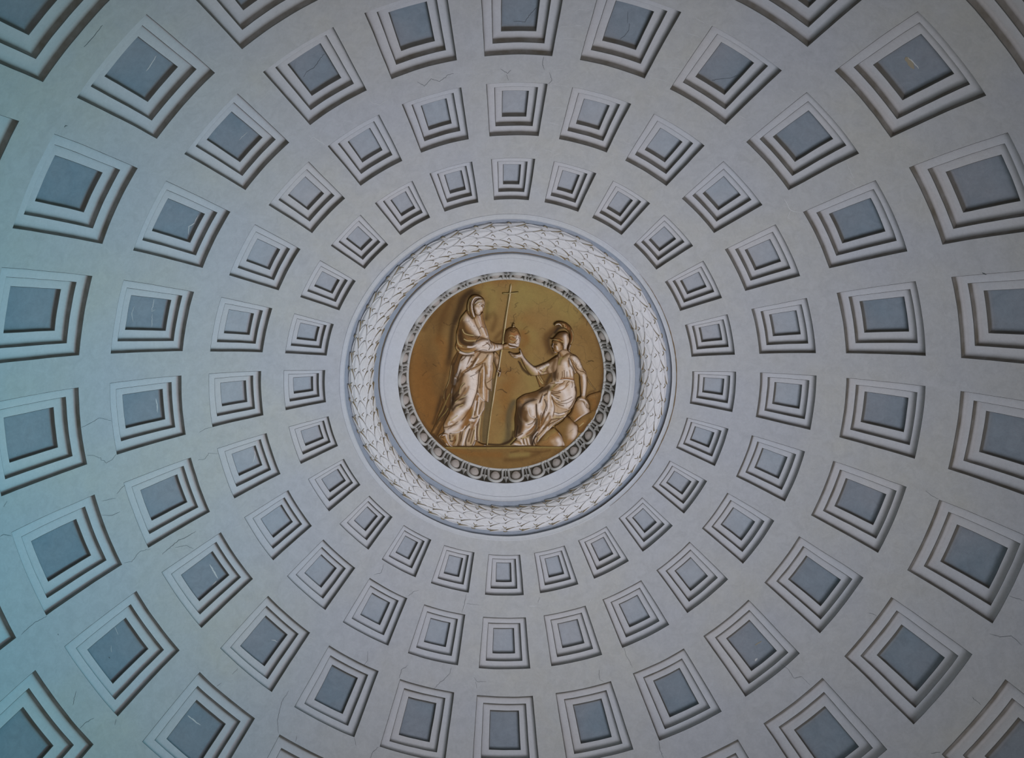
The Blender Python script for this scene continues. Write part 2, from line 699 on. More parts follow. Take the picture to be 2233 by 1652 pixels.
def proto(V, F, name, mat, smooth):
    me = bpy.data.meshes.new(name)
    me.from_pydata([tuple(eg_inv @ v) for v in V], [], F)
    me.materials.append(mat)
    me.polygons.foreach_set('use_smooth', [smooth] * len(F))
    me.update()
    return me


pe = proto(*egg_mesh(), 'egg', M['egg'], True)
pb = proto(*strip_mesh(bpath, 0.0026, 0.0042, 0.0058), 'egg_band', M['band'], True)
pd = proto(*dart_mesh(), 'dart', M['band'], False)
for k in range(30):
    for me, off in ((pe, 0), (pb, 0), (pd, 6)):
        o = bpy.data.objects.new(me.name, me)
        C.objects.link(o)
        o.parent = eg
        o.rotation_euler = (0, 0, (k * PITCH + EPH + off + random.uniform(-0.15, 0.15)) * D2R)

# drawing of the painted medallion: outlines and brush strokes in millimetres on the plaque
PAINT = {'o':(139,108,62),'O':(130,87,40),'d':(60,40,18),'D':(38,25,12),'b':(96,66,32),'t':(146,106,60),'c':(180,151,120),'w':(218,202,190),'g':(144,124,70),'y':(184,162,112),'r':(150,96,54),'k':(30,20,12),'p':(96,80,52),'m':(124,93,50)}
BACK = """d;11.9;0.8;0;44,-1504 24,-1353 -4,-1156 -29,-994 -54,-813 -77,-613 -110,-374 -144,-142 -165,-80 -189,70 -226,343 -259,572 -284,783 -306,976 -321,1160|O;447;0.5;0;-1336,-167 -1307,456 -1084,1014|O;298;0.45;0;-1481,-474 -1418,299 -1235,853|b;253.3;0.4;0;-1067,-1000 -1220,-473 -1153,300 -1083,854|m;193.7;0.5;0;-881,-1296 -1068,-925 -1146,-472|g;298;0.5;0;253,-1362 693,-1286 1067,-987|g;253.3;0.5;0;131,462 174,858 63,1098|g;223.5;0.4;0;344,-312 505,307|O;223.5;0.3;0;260,-917 339,-616 268,-389|O;193.7;0.35;0;15,227 95,619|m;193.7;0.5;0;1221,-762 1459,-307 1516,233|m;163.9;0.5;0;-1284,-1372 -1511,-927 -1596,-322|b;104.3;0.45;0;1143,-1357 1436,-911 1619,-382 1666,234|b;74.5;0.5;0;-1556,-474 -1601,-14 -1534,455 -1313,1013|O;104.3;0.35;0;-478,-1514 -41,-1584 395,-1567|b;74.5;0.5;0;-881,-1296 -1030,-1000 -1107,-624|O;193.7;0.55;0;-1322,37 -1271,320 -1154,511|O;163.9;0.5;0;-1070,-600 -1000,-415 -1020,-137|O;104.3;0.4;0;-1292,606 -1201,702 -1107,416|b;223.5;0.35;0;-1014,-964 -843,-1188 -620,-1366|d;82;0.8;0;-567,-1410 -709,-1295 -772,-1125 -844,-909 -881,-727 -900,-507 -938,-230|d;59.6;0.7;0;-443,-1374 -620,-1357 -692,-1232 -727,-1125 -817,-927|d;52.1;0.6;0;-301,-1212 -309,-1086 -326,-960|b;67;0.45;0;-282,-1005 -220,-1050 -174,-959 -227,-778|b;89.4;0.6;0;-938,-242 -1012,38 -1060,321 -1126,559|d;44.7;0.5;0;-1060,340 -1126,568 -1202,799|b;59.6;0.5;0;-172,-641 -101,-723 -39,-777|b;44.7;0.6;0;-207,-577 -118,-585 -64,-631|g;223.5;0.45;0;263,-1494 180,-1137 354,-1315|g;193.7;0.4;0;-311,-1453 -221,-1319 -265,-1140|g;149;0.35;0;214,-850 431,-685 327,-521|O;89.4;0.45;0;275,-730 331,-592 278,-519|O;149;0.3;0;8,-78 118,35 11,147|O;149;0.3;0;-53,374 38,603 -27,718|d;59.6;0.85;0;856,-868 773,-760 710,-683 669,-596 694,-475 750,-386|b;89.4;0.7;0;793,-792 646,-684 638,-574 695,-408|D;37.2;0.8;0;921,-813 836,-792 784,-727|b;74.5;0.5;0;1225,-996 1390,-843 1485,-602 1548,-360 1581,-70 1557,154|b;52.1;0.5;0;1300,-996 1445,-799 1540,-569 1594,-293 1613,-70|p;52.1;0.8;0;-302,286 -319,514 -354,802 -362,1112|p;44.7;0.7;0;-266,248 -282,514 -308,802 -325,1112|p;37.2;0.6;0;-203,42 -229,230 -255,514|p;82;0.75;0;115,466 71,657 47,946 21,1120|p;59.6;0.8;0;141,419 61,561 36,753 57,1043 3,1140|d;37.2;0.8;0;130,946 95,1091 -34,1159|d;29.8;0.9;0;-297,1161 -93,1171 54,1123 127,1045|d;22.4;0.8;0;201,-255 290,-121 411,-20|d;25.3;0.6;0;223,-233 268,-121 367,-31|d;29.8;0.9;0;-1223,973 -1113,1090 -1021,1178|D;44.7;0.9;0;-1205,1021 -1131,1061 -1039,1168|D;22.4;0.7;0;-1296,924 -1241,982 -1149,1031|d;44.7;0.5;0;1579,-404 1620,-182 1607,42 1540,267|b;67;0.4;0;-1369,798 -1205,992 -1021,1188|b;67;0.35;0;-1011,-1252 -1156,-1055 -1338,-784|b;37.2;0.5;0;1324,334 1387,266 1452,255|d;5.2;0.8;0;126,-1138 153,-1164 135,-1191 178,-1218|d;5.2;0.8;0;112,-894 120,-957 110,-1003 145,-1039|d;4.5;0.7;0;274,-784 309,-820 336,-829|d;4.5;0.7;0;293,-711 338,-729 355,-766|d;5.2;0.8;0;-98,215 -54,215 -32,249 12,277|d;5.2;0.8;0;-13,-44 19,-89 73,-94 67,-156|d;5.2;0.6;0;149,-66 182,-82 215,-43|d;6;0.8;0;1305,-228 1358,-261 1423,-247|d;6.7;0.9;0;1337,-244 1379,-266 1417,-250|d;6.7;0.9;0;-1192,-215 -1138,-178|d;5.2;0.7;0;-1367,-20 -1330,-66 -1293,-94|d;5.2;0.8;0;-138,230 -65,221 17,273|d;5.2;0.8;0;-5,-60 22,-88 76,-97 76,-163|d;5.2;0.8;0;-1014,-901 -925,-855 -889,-882 -808,-872|d;5.2;0.7;0;-1070,-618 -1034,-590 -1017,-553|d;6.7;0.8;0;1284,-844 1292,-898 1313,-920|d;4.5;0.6;0;302,-707 355,-729 366,-751|d;4.5;0.5;0;537,-783 579,-804 622,-771|d;4.5;0.6;0;-240,-1426 -196,-1417 -187,-1390|d;4.5;0.5;0;-106,-1291 -79,-1238|d;4.5;0.5;0;-558,-1419 -550,-1383|d;4.5;0.5;0;-153,668 -126,639|d;4.5;0.5;0;-26,496 -7,544|d;4.5;0.5;0;32,803 43,899"""
PIECES = [
    ('ledge', None, 'm', 0.0012, 0.0008, 22.4, 0, 'long dark ochre ground strip under the two figures',
     "-1021,1188 -464,1191 140,1191 466,1185 1039,1192 1047,1203 886,1338 713,1445 491,1534 268,1573 8,1592 -272,1601 -463,1523 -687,1444 -873,1325 -956,1256",
     "O;89.4;0.5;0;-882,1247 -557,1326 -92,1347|b;59.6;0.5;0;6,1434 285,1415 561,1317|d;22.4;0.8;0;-1021,1192 -464,1197 140,1197 466,1190 1039,1195|g;22.4;0.5;0;-984,1217 -464,1224 141,1220 467,1214 929,1221|b;22.4;0.6;0;97,1296 227,1277|b;29.8;0.4;0;329,1277 561,1298 746,1269|b;59.6;0.5;0;976,1240 749,1416 472,1524|g;67;0.4;0;98,1355 376,1336"),
    ('cross_staff', None, 'y', 0.0016, 0.0022, 8.9, 1, 'thin pale staff topped by a small cross',
     "53,-1508 73,-1506 55,-1317 28,-1156 4,-976 -17,-795 -37,-585 -79,-318 -109,-133 -127,-98 -153,70 -192,362 -225,572 -249,783 -275,995 -290,1161 -308,1161 -294,976 -270,783 -245,572 -212,343 -176,70 -150,-98 -132,-133 -98,-364 -64,-613 -43,-795 -21,-976 6,-1165 35,-1371",
     "d;7.5;0.85;0;53,-1504 33,-1353 6,-1156 -19,-994 -44,-813 -64,-613 -98,-374 -132,-142 -154,-80 -178,70 -215,343 -249,572 -273,783 -296,976 -311,1161|w;6;0.7;0;67,-1486 49,-1317 -1,-967 -21,-813|w;6;0.7;0;-85,-411 -114,-170 -158,70 -225,572 -284,1092"),
    ('cross_bar', 'cross_staff', 'g', 0.003, 0.001, 7.5, 1, None,
     "-73,-1376 -58,-1384 35,-1387 172,-1397 185,-1386 172,-1373 44,-1367 -58,-1355",
     "d;6;0.9;0;-71,-1371 35,-1381 176,-1395|d;5.2;0.8;0;-54,-1357 44,-1365 172,-1373|y;5.2;0.7;0;-45,-1366 44,-1374 167,-1384"),
    ('standing_woman', None, 'c', 0.0022, 0.0055, 163.9, 1, 'robed woman standing at left, stepping forward in a long gown',
     "-675,-386 -729,-331 -756,-284 -784,-173 -802,-87 -830,-41 -853,11 -867,123 -904,265 -915,474 -934,607 -990,722 -1032,828 -1019,935 -1084,983 -1112,1022 -1048,1110 -983,1168 -928,1188 -742,1184 -557,1184 -464,1111 -413,1107 -418,946 -396,753 -383,609 -346,543 -333,419 -283,424 -273,230 -234,239 -223,42 -204,-127 -214,-238 -209,-226 -215,-420 -440,-440",
     "b;67;0.8;0;-793,-111 -794,39 -840,180 -868,322|d;44.7;0.85;0;-867,133 -831,161 -813,284 -869,417 -887,531|b;59.6;0.8;0;-739,39 -758,152 -795,265 -832,360|d;37.2;0.85;0;-812,67 -758,30 -694,-54|d;29.8;0.8;0;-685,96 -740,152 -795,246 -859,322|d;37.2;0.9;0;-649,294 -722,360 -813,379 -869,455|d;37.2;0.9;0;-676,417 -740,455 -814,474 -869,550 -925,627|d;29.8;0.85;0;-777,284 -832,341 -869,417|b;59.6;0.7;0;-630,247 -649,323 -685,417 -740,474|y;11.9;0.7;6;-685,86 -740,152 -758,265|y;10.4;0.7;6;-612,247 -667,313 -740,341 -832,417|y;11.2;0.7;6;-704,455 -759,474 -814,512|y;10.4;0.7;6;-886,152 -895,284 -914,359|w;96.9;0.9;12;-639,-302 -666,-210 -648,-166 -576,-72 -558,40 -576,181 -585,285|w;74.5;0.9;12;-521,-100 -503,40 -521,181 -566,323 -594,437|w;59.6;0.9;10;-594,380 -631,494 -722,570 -796,637|w;44.7;0.9;0;-739,-222 -775,-139 -812,-55|w;29.8;0.9;0;-830,20 -840,76 -853,114|w;22.4;0.9;0;-886,189 -895,255|b;16.4;0.8;-8;-494,-302 -566,-209 -639,-135|b;22.4;0.8;-6;-422,-412 -476,-339 -530,-274 -567,-265|b;14.9;0.8;-6;-296,-384 -368,-282 -458,-227 -548,-200|t;22.4;0.8;0;-332,-319 -440,-209 -566,-135|b;9.7;0.85;-6;-377,-239 -458,-202 -576,-147 -685,-73 -758,11|b;8.9;0.85;-6;-467,-221 -558,-203 -648,-138 -703,-101|D;6.7;0.9;-6;-413,-137 -467,-81 -521,-53 -585,-21|t;22.4;0.7;0;-594,-184 -666,-129 -739,-54|D;6.7;0.9;0;-794,-64 -830,-8|b;18.6;0.7;0;-385,-190 -440,-134 -494,-86|r;11.2;0.6;0;-458,-403 -503,-320|d;14.9;0.9;-10;-435,-118 -449,-6 -457,116 -480,248 -521,371 -566,494 -621,589 -686,685 -741,742|b;18.6;0.7;-8;-377,-239 -413,-156 -435,-109|w;59.6;0.85;10;-741,570 -815,665 -851,704|y;14.9;0.8;6;-796,637 -888,713 -944,742|b;16.4;0.8;-8;-796,752 -870,809 -944,838 -1018,857|b;13.4;0.8;-8;-704,714 -778,781 -870,819 -954,877|t;52.1;0.8;0;-888,608 -943,684 -981,780|w;59.6;0.8;8;-741,771 -797,848 -908,906 -973,925|r;9.7;0.7;0;-963,799 -907,771 -870,752|w;22.4;0.7;0;-925,751 -944,800 -889,780|O;82;0.85;-10;-621,609 -631,685 -658,762 -704,839|O;59.6;0.8;-8;-594,570 -594,666 -612,743 -649,801|d;11.9;0.85;-8;-594,791 -649,849 -723,907 -816,940 -927,954|w;11.9;0.7;4;-705,897 -797,935 -890,945|b;37.2;0.8;-6;-871,993 -834,1052 -853,1139|d;22.4;0.8;-6;-927,983 -909,1090 -835,1071|y;11.2;0.8;6;-797,964 -816,1091 -872,1169|y;11.2;0.7;6;-843,984 -871,1032 -927,1071|b;29.8;0.8;-6;-742,936 -742,1052 -779,1169|w;26.1;0.85;8;-603,839 -649,916 -677,1023 -714,1169|d;18.6;0.85;-8;-594,878 -631,994 -659,1091 -659,1179|b;29.8;0.7;-6;-557,878 -585,985 -612,1091|y;14.9;0.8;6;-502,849 -529,985 -557,1092 -584,1169|w;14.9;0.8;6;-488,830 -501,956 -492,1092|b;22.4;0.8;-6;-456,724 -474,878 -464,1072|y;18.6;0.8;6;-410,667 -419,801 -437,946 -427,1092|t;59.6;0.7;0;-394,-6 -412,135 -411,248|w;16.4;0.9;10;-359,-183 -362,-6 -371,154 -361,362|b;22.4;0.85;-10;-350,-239 -335,-71 -339,69 -321,154 -284,201 -238,211|c;52.1;0.9;10;-277,-220 -286,-99 -294,22|w;37.2;0.8;10;-260,-356 -277,-245 -258,-133 -277,-146 -285,-34|b;11.9;0.8;-6;-312,88 -267,60 -231,32|w;11.9;0.9;8;-229,42 -228,135 -238,234|w;11.9;0.9;8;-279,230 -283,324 -292,419|r;14.9;0.6;0;-321,201 -320,324 -329,409|b;16.4;0.85;-10;-466,219 -448,295 -402,362 -347,409|w;11.9;0.8;6;-457,267 -411,352 -356,400|t;29.8;0.7;0;-331,-183 -313,-71|O;52.1;0.8;-6;-466,323 -484,418 -502,475|w;22.4;0.9;10;-493,399 -511,513 -530,609 -557,685|w;17.9;0.9;10;-439,342 -452,475 -465,609 -438,657|b;22.4;0.75;-6;-466,418 -493,561 -511,638|b;22.4;0.7;-6;-393,419 -420,514 -438,628|w;14.9;0.85;6;-338,438 -356,533 -410,619 -438,648|w;29.8;0.9;8;-585,724 -529,714 -520,743|d;18.6;0.8;-6;-456,667 -520,695 -557,685|w;18.6;0.8;6;-438,667 -465,743 -520,820|b;22.4;0.7;0;-557,772 -520,762|g;37.2;0.5;0;-548,561 -566,637|d;22.4;0.7;-6;-187,-300 -168,-170 -178,-238 -186,-145|b;22.4;0.7;0;-440,-435 -350,-412 -215,-420|d;37.2;0.8;-6;-830,39 -849,133 -868,227 -877,360|D;29.8;0.8;0;-868,341 -887,455 -924,550 -980,665|b;52.1;0.8;-6;-721,-64 -739,39 -776,133 -813,208|b;37.2;0.8;-5;-667,181 -722,284 -786,360|t;37.2;0.7;0;-612,153 -630,209 -676,266|d;14.9;0.8;-6;-739,-129 -766,-55 -794,20|b;22.4;0.8;-5;-567,-358 -603,-284 -639,-172|b;26.1;0.8;-6;-494,-320 -530,-246 -603,-135 -666,-98|w;14.9;0.8;6;-567,-321 -603,-247 -639,-191|w;16.4;0.8;6;-449,-320 -494,-246 -530,-190|b;14.9;0.8;-5;-648,-367 -684,-321 -729,-284|d;22.4;0.7;0;-530,-371 -603,-367 -693,-367|O;37.2;0.7;0;-557,513 -575,590 -585,666|O;37.2;0.7;0;-502,743 -529,801 -557,878|b;17.9;0.8;-6;-520,898 -548,1014 -575,1130|d;11.9;0.8;-5;-437,705 -456,830 -478,975 -473,1082|O;37.2;0.6;0;-834,993 -853,1091 -872,1159|b;14.9;0.8;-5;-760,955 -770,1071 -798,1169|d;10.4;0.8;-5;-705,916 -723,994 -742,1091|b;14.9;0.8;-5;-413,-72 -421,59 -430,172|t;22.4;0.7;0;-386,-127 -394,3 -389,154|r;11.9;0.5;0;-250,-201 -249,-90 -267,23|b;10.4;0.8;-4;-511,571 -520,628|w;11.2;0.8;5;-668,829 -695,878 -742,907"),
    ('trailing_cloak', 'standing_woman', 'b', 0.0008, 0.0016, 59.6, 1, None,
     "-814,-506 -801,-423 -856,-322 -892,-229 -920,-99 -921,-102 -940,38 -986,170 -1019,264 -1038,407 -1034,435 -1080,559 -1137,703 -1165,789 -1203,876 -1243,963 -1195,987 -1131,1012 -1074,896 -1018,761 -952,646 -897,512 -868,322 -840,133 -794,-55 -748,-241 -729,-340 -648,-386 -774,-460",
     "d;37.2;0.8;-4;-866,-223 -866,-55 -885,95|d;44.7;0.85;-4;-867,133 -886,322 -905,474 -980,607 -1017,741|y;9.7;0.55;5;-837,-387 -883,-276 -902,-174 -893,-186 -921,-8 -949,114 -1005,227 -1024,359|g;11.2;0.55;5;-923,284 -969,378 -1016,492 -1062,588 -1109,664|g;10.4;0.6;5;-952,531 -998,607 -1072,684 -1128,760|d;22.4;0.8;-5;-988,492 -1035,607 -1109,722 -1156,808|t;14.9;0.5;4;-1082,761 -1138,847 -1204,953|t;29.8;0.5;0;-1148,876 -1185,944|d;29.8;0.8;-4;-1018,780 -1083,896 -1131,1002|d;18.6;0.7;0;-774,-423 -801,-322 -847,-210|d;22.4;0.7;0;-977,208 -996,283 -987,378"),
    ('mantle', 'standing_woman', 't', 0.004, 0.005, 119.2, 1, None,
     "-634,-1106 -683,-1061 -737,-990 -764,-908 -782,-827 -804,-754 -811,-672 -809,-598 -826,-516 -814,-460 -774,-405 -711,-372 -621,-372 -531,-385 -449,-435 -413,-431 -287,-419 -170,-434 -98,-457 -36,-470 -36,-539 -99,-553 -171,-558 -234,-586 -270,-623 -289,-705 -316,-797 -353,-906 -375,-1006 -384,-1078 -442,-1033 -496,-1051 -567,-1052",
     "d;67;0.75;-8;-710,-890 -683,-799 -621,-725 -531,-698|b;82;0.85;-6;-728,-962 -737,-854 -728,-735 -684,-643|d;59.6;0.8;-10;-746,-781 -728,-644 -666,-579 -531,-578|d;44.7;0.75;-6;-764,-699 -737,-607 -648,-552 -531,-551|c;74.5;0.85;12;-647,-1007 -585,-907 -531,-816 -477,-743|w;67;0.8;12;-621,-962 -549,-871 -477,-779 -441,-724|c;59.6;0.9;8;-487,-961 -442,-870 -388,-751 -334,-669|w;37.2;0.8;6;-442,-1015 -424,-924 -370,-797 -316,-687|g;14.9;0.8;6;-674,-1061 -719,-998 -755,-926|y;11.9;0.8;8;-710,-799 -683,-744 -621,-716 -531,-702|y;12.7;0.8;8;-684,-643 -639,-620 -567,-615 -495,-620|y;16.4;0.85;8;-809,-726 -800,-635 -774,-561 -711,-524 -639,-506|y;13.4;0.8;8;-823,-516 -792,-469 -711,-432 -621,-422 -531,-440|b;16.4;0.85;-8;-801,-543 -765,-497 -684,-478 -585,-487 -495,-532|d;16.4;0.85;-8;-783,-497 -729,-441 -639,-413 -531,-431 -441,-486|b;14.9;0.8;-6;-477,-541 -549,-510 -639,-506 -711,-524|w;22.4;0.8;6;-621,-515 -549,-514 -477,-551|w;26.1;0.8;6;-747,-423 -639,-390 -531,-413|d;22.4;0.8;-6;-486,-606 -405,-642 -333,-642 -261,-595|b;29.8;0.8;-8;-495,-679 -423,-670 -351,-642|w;74.5;0.9;16;-459,-532 -387,-550 -297,-531 -207,-503 -117,-503|w;52.1;0.9;12;-423,-477 -333,-467 -243,-467 -144,-480|w;37.2;0.8;10;-405,-578 -351,-596 -288,-596|b;11.9;0.8;-8;-324,-587 -279,-550 -261,-513 -288,-467|b;11.2;0.8;-8;-252,-586 -234,-540 -243,-494|t;14.9;0.8;-6;-207,-558 -189,-522 -198,-485|b;10.4;0.8;-6;-387,-532 -333,-559 -288,-596|t;11.2;0.8;-5;-153,-540 -144,-503|d;8.9;0.7;0;-449,-435 -387,-467 -314,-458|D;6;0.9;0;-442,-806 -406,-843 -388,-852|D;6;0.9;0;-423,-706 -477,-633 -495,-587|D;6;0.8;0;-406,-852 -361,-824 -334,-842|D;6;0.8;0;-513,-647 -441,-660|b;11.9;0.7;-6;-531,-997 -495,-889 -450,-797 -423,-724|t;18.6;0.7;-5;-406,-1015 -397,-924 -361,-815 -316,-705|w;10.4;0.8;5;-380,-1051 -362,-942 -325,-815 -279,-632|r;14.9;0.5;0;-451,-1006 -424,-924 -388,-833|d;18.6;0.8;0;-638,-1088 -603,-1034 -549,-979|y;8.9;0.7;4;-647,-1052 -674,-980 -692,-944"),
    ('veil', 'standing_woman', 'm', 0.006, 0.005, 67, 1, None,
     "-638,-1088 -638,-1169 -625,-1232 -603,-1294 -558,-1343 -496,-1358 -443,-1347 -399,-1320 -363,-1284 -390,-1293 -425,-1302 -478,-1285 -514,-1249 -532,-1195 -527,-1124 -509,-1051 -487,-1006 -513,-943 -540,-970 -585,-1016 -621,-1052",
     "d;19.4;0.9;-6;-612,-1106 -620,-1187 -603,-1259 -567,-1312|y;11.2;0.8;6;-585,-1312 -612,-1250 -620,-1178 -612,-1106|d;14.9;0.85;-6;-576,-1034 -594,-1142 -585,-1223 -549,-1294|w;16.4;0.9;8;-425,-1320 -496,-1321 -541,-1276 -558,-1196 -549,-1106 -522,-1015|w;11.9;0.9;6;-408,-1311 -478,-1294 -523,-1240 -532,-1187|b;9.7;0.9;-5;-443,-1311 -505,-1294 -540,-1240 -549,-1196|d;22.4;0.7;0;-496,-1352 -425,-1338 -372,-1293|b;14.9;0.8;0;-567,-1070 -540,-997 -513,-952|g;9.7;0.7;0;-554,-1321 -585,-1259"),
    ('face', 'standing_woman', 'c', 0.007, 0.0045, 52.1, 1, 'pale face turned to the right under a veil',
     "-532,-1195 -518,-1240 -478,-1280 -425,-1302 -381,-1293 -354,-1257 -349,-1203 -358,-1168 -367,-1123 -376,-1100 -402,-1078 -429,-1042 -460,-1026 -496,-1042 -518,-1088",
     "w;44.7;0.8;6;-443,-1231 -407,-1204 -416,-1141|w;37.2;0.7;5;-478,-1141 -451,-1087|b;8.9;0.85;-4;-443,-1208 -416,-1222 -372,-1212|d;7.5;0.8;0;-412,-1181 -389,-1186 -367,-1181|t;17.9;0.7;-4;-403,-1195 -380,-1168 -371,-1141|r;6;0.6;0;-420,-1085 -402,-1089 -389,-1094|b;7.5;0.7;0;-389,-1100 -367,-1100|b;8.9;0.8;0;-496,-1051 -460,-1029 -429,-1040|t;14.9;0.7;0;-496,-1123 -509,-1078|g;22.4;0.7;4;-514,-1204 -487,-1231 -452,-1258 -416,-1275|b;8.9;0.8;-4;-523,-1195 -487,-1222 -443,-1240 -390,-1248|d;6;0.7;0;-523,-1177 -496,-1195 -505,-1213|w;11.9;0.8;5;-505,-1231 -461,-1267 -407,-1275|w;10.4;0.9;6;-354,-1248 -349,-1194 -364,-1141|b;8.2;0.7;-3;-409,-1175 -394,-1180 -376,-1175|b;11.2;0.8;-5;-412,-1195 -389,-1202 -367,-1194|w;11.2;0.9;12;-373,-1177 -362,-1141 -366,-1115|t;8.9;0.8;-3;-385,-1168 -378,-1141 -382,-1114|r;7.5;0.7;-2;-420,-1082 -402,-1086 -391,-1085|w;14.9;0.8;8;-442,-1051 -424,-1055|w;17.9;0.8;8;-451,-1123 -438,-1101"),
    ('hand', 'standing_woman', 't', 0.0062, 0.0035, 37.2, 1, None,
     "-54,-539 -19,-562 31,-571 40,-548 90,-529 171,-506 175,-497 144,-481 99,-476 54,-461 9,-465 -54,-470",
     "c;22.4;0.8;5;-36,-521 18,-539 45,-520|b;8.9;0.85;-6;40,-539 99,-520 162,-506|d;7.5;0.8;0;26,-548 63,-534|w;16.4;0.9;6;54,-507 108,-502 162,-495|b;7.5;0.8;-5;45,-497 99,-488 135,-488|g;18.6;0.5;0;-36,-484 9,-470 54,-470|y;8.9;0.7;4;54,-479 90,-482"),
    ('hand', 'standing_woman', 'c', 0.0042, 0.0025, 29.8, 1, None,
     "-197,-420 -161,-411 -125,-365 -115,-318 -132,-170 -122,-114 -86,-95 -105,-182 -82,-126 -77,-89 -95,-23 -117,0 -127,-14 -118,-70 -141,-80 -155,-126 -169,-182 -168,-170 -205,-300",
     "b;22.4;0.7;-4;-179,-337 -169,-226 -141,-133|t;29.8;0.6;0;-161,-383 -142,-318|d;8.9;0.85;0;-142,-219 -150,-136 -132,-80|w;13.4;0.9;4;-119,-219 -123,-154 -136,-98|d;7.5;0.8;0;-114,-89 -105,-136 -110,-182|w;14.9;0.8;4;-91,-126 -104,-52 -117,-9|b;8.9;0.8;0;-127,-24 -104,-70|d;14.9;0.6;0;-201,-319 -196,-226"),
    ('foot', 'standing_woman', 't', 0.0046, 0.003, 29.8, 1, None,
     "-1033,959 -982,949 -950,959 -959,1012 -937,1090 -900,1159 -863,1178 -872,1190 -909,1188 -956,1178 -1002,1149 -1048,1090 -1094,1022 -1075,1002",
     "w;23.8;0.9;5;-982,993 -964,1051 -928,1129 -891,1178|b;14.9;0.8;-4;-1057,1022 -1019,1003 -1001,974|d;8.9;0.8;0;-1075,1022 -1020,1032|w;11.9;0.9;5;-983,1129 -956,1168|d;7.5;0.8;0;-993,1149 -956,1183|b;22.4;0.6;0;-1038,1071 -1002,1129|w;14.9;0.7;0;-1038,983 -982,974"),
    ('foot', 'standing_woman', 't', 0.0046, 0.003, 29.8, 1, None,
     "-529,1111 -510,1067 -483,1067 -455,1102 -390,1141 -316,1156 -311,1175 -418,1180 -501,1170 -547,1170",
     "w;16.4;0.9;5;-510,1092 -520,1131 -538,1165|d;11.9;0.9;-4;-529,1092 -510,1062 -478,1072 -455,1102|b;8.9;0.8;0;-455,1106 -381,1146 -325,1160|d;8.9;0.8;0;-483,1082 -501,1121 -515,1160|w;7.5;0.7;0;-353,1162 -325,1164"),
    ('tiara', None, 't', 0.0055, 0.0055, 82, 1, 'domed tiara held out on a flat palm',
     "-41,-585 -38,-686 -16,-759 28,-804 86,-826 130,-826 176,-794 203,-748 226,-684 229,-629 223,-593 211,-538 193,-503 144,-511 90,-525 31,-548 -1,-571",
     "d;67;0.8;0;-24,-612 -20,-704 15,-777 77,-808|b;52.1;0.7;0;24,-722 7,-649 8,-594|w;44.7;0.8;6;168,-685 187,-611 170,-547|r;29.8;0.6;0;87,-731 132,-712 177,-730|w;29.8;0.8;6;53,-557 116,-548 179,-533|b;7.5;0.9;-6;25,-713 52,-685 43,-649 79,-630|b;7.5;0.9;-6;97,-676 133,-657 159,-676 150,-703|b;7.5;0.9;-6;97,-612 133,-602 160,-621 178,-639|b;7.5;0.9;-6;44,-585 89,-566 134,-584|d;6.7;0.9;-6;50,-795 78,-767 114,-758 140,-776|y;8.9;0.7;6;43,-694 87,-703 123,-685|d;6;0.8;-5;125,-584 161,-557 188,-575|d;6;0.8;0;186,-666 213,-648 205,-611|w;8.9;0.8;6;222,-675 223,-602 197,-520|b;14.9;0.7;0;122,-803 176,-767 203,-721|d;9.7;0.8;0;31,-543 99,-520 180,-504|r;14.9;0.5;0;70,-658 115,-630 142,-639|y;7.5;0.7;5;52,-630 98,-603 142,-621"),
    ('tiara_finial', 'tiara', 'y', 0.0065, 0.002, 14.9, 0, None,
     "81,-840 94,-853 101,-872 94,-885 110,-890 112,-899 117,-899 117,-888 134,-887 121,-876 119,-862 130,-847 126,-832 104,-826",
     "d;6;0.9;0;86,-840 103,-856 103,-876|d;5.2;0.8;0;121,-832 111,-826|w;6;0.8;0;117,-853 120,-840"),
    ('rock', None, 'm', 0.0012, 0.0035, 74.5, 1, 'dull ochre boulder at the right edge of the medallion',
     "1314,357 1356,311 1420,283 1496,261 1555,253 1565,358 1536,471 1486,597 1420,585 1387,585 1372,471 1337,391",
     "O;74.5;0.5;0;1402,380 1469,425 1440,528|b;29.8;0.7;0;1314,357 1367,306 1431,278 1539,253|d;8.9;0.8;0;1324,345 1377,294 1452,266 1550,251|t;44.7;0.5;4;1389,334 1454,312 1509,312|b;59.6;0.5;0;1531,323 1515,471 1464,574"),
    ('rock', None, 'm', 0.0014, 0.0035, 67, 1, 'brown boulder under the leaning block, beside the rim',
     "1135,768 1226,688 1322,608 1387,585 1486,574 1478,677 1416,769 1352,838 1290,950 1207,949 1185,834 1129,785",
     "O;52.1;0.5;0;1214,872 1270,911 1304,834|t;44.7;0.6;4;1212,814 1302,757|d;10.4;0.9;0;1129,785 1209,728 1280,661 1406,604|b;37.2;0.6;0;1244,950 1323,834 1392,719|y;14.9;0.5;0;1222,843 1284,786"),
    ('rock', None, 't', 0.0022, 0.006, 149, 1, 'round pale boulder at lower right behind the front rock',
     "814,856 872,804 944,746 997,675 1062,699 1137,776 1185,824 1204,901 1203,978 1173,1046 1111,1124 1044,1190 965,1187 923,997",
     "m;119.2;0.85;0;962,737 918,813 902,890|m;89.4;0.8;0;1053,718 1010,814 967,910 960,987|w;96.9;0.75;12;1131,872 1143,949 1117,1007|c;74.5;0.7;6;1085,853 1069,949 1062,1026|m;67;0.8;0;998,1026 1000,1094 993,1172|b;29.8;0.7;0;997,679 1081,718 1157,805|b;22.4;0.6;0;1197,911 1199,988 1138,1095|t;59.6;0.6;0;1064,1085 1020,1162"),
    ('rock', None, 't', 0.0034, 0.005, 134.1, 1, 'broad pale boulder in front, below the seated woman',
     "503,1178 557,1093 637,977 691,928 791,866 829,890 885,948 933,1016 963,1094 979,1187",
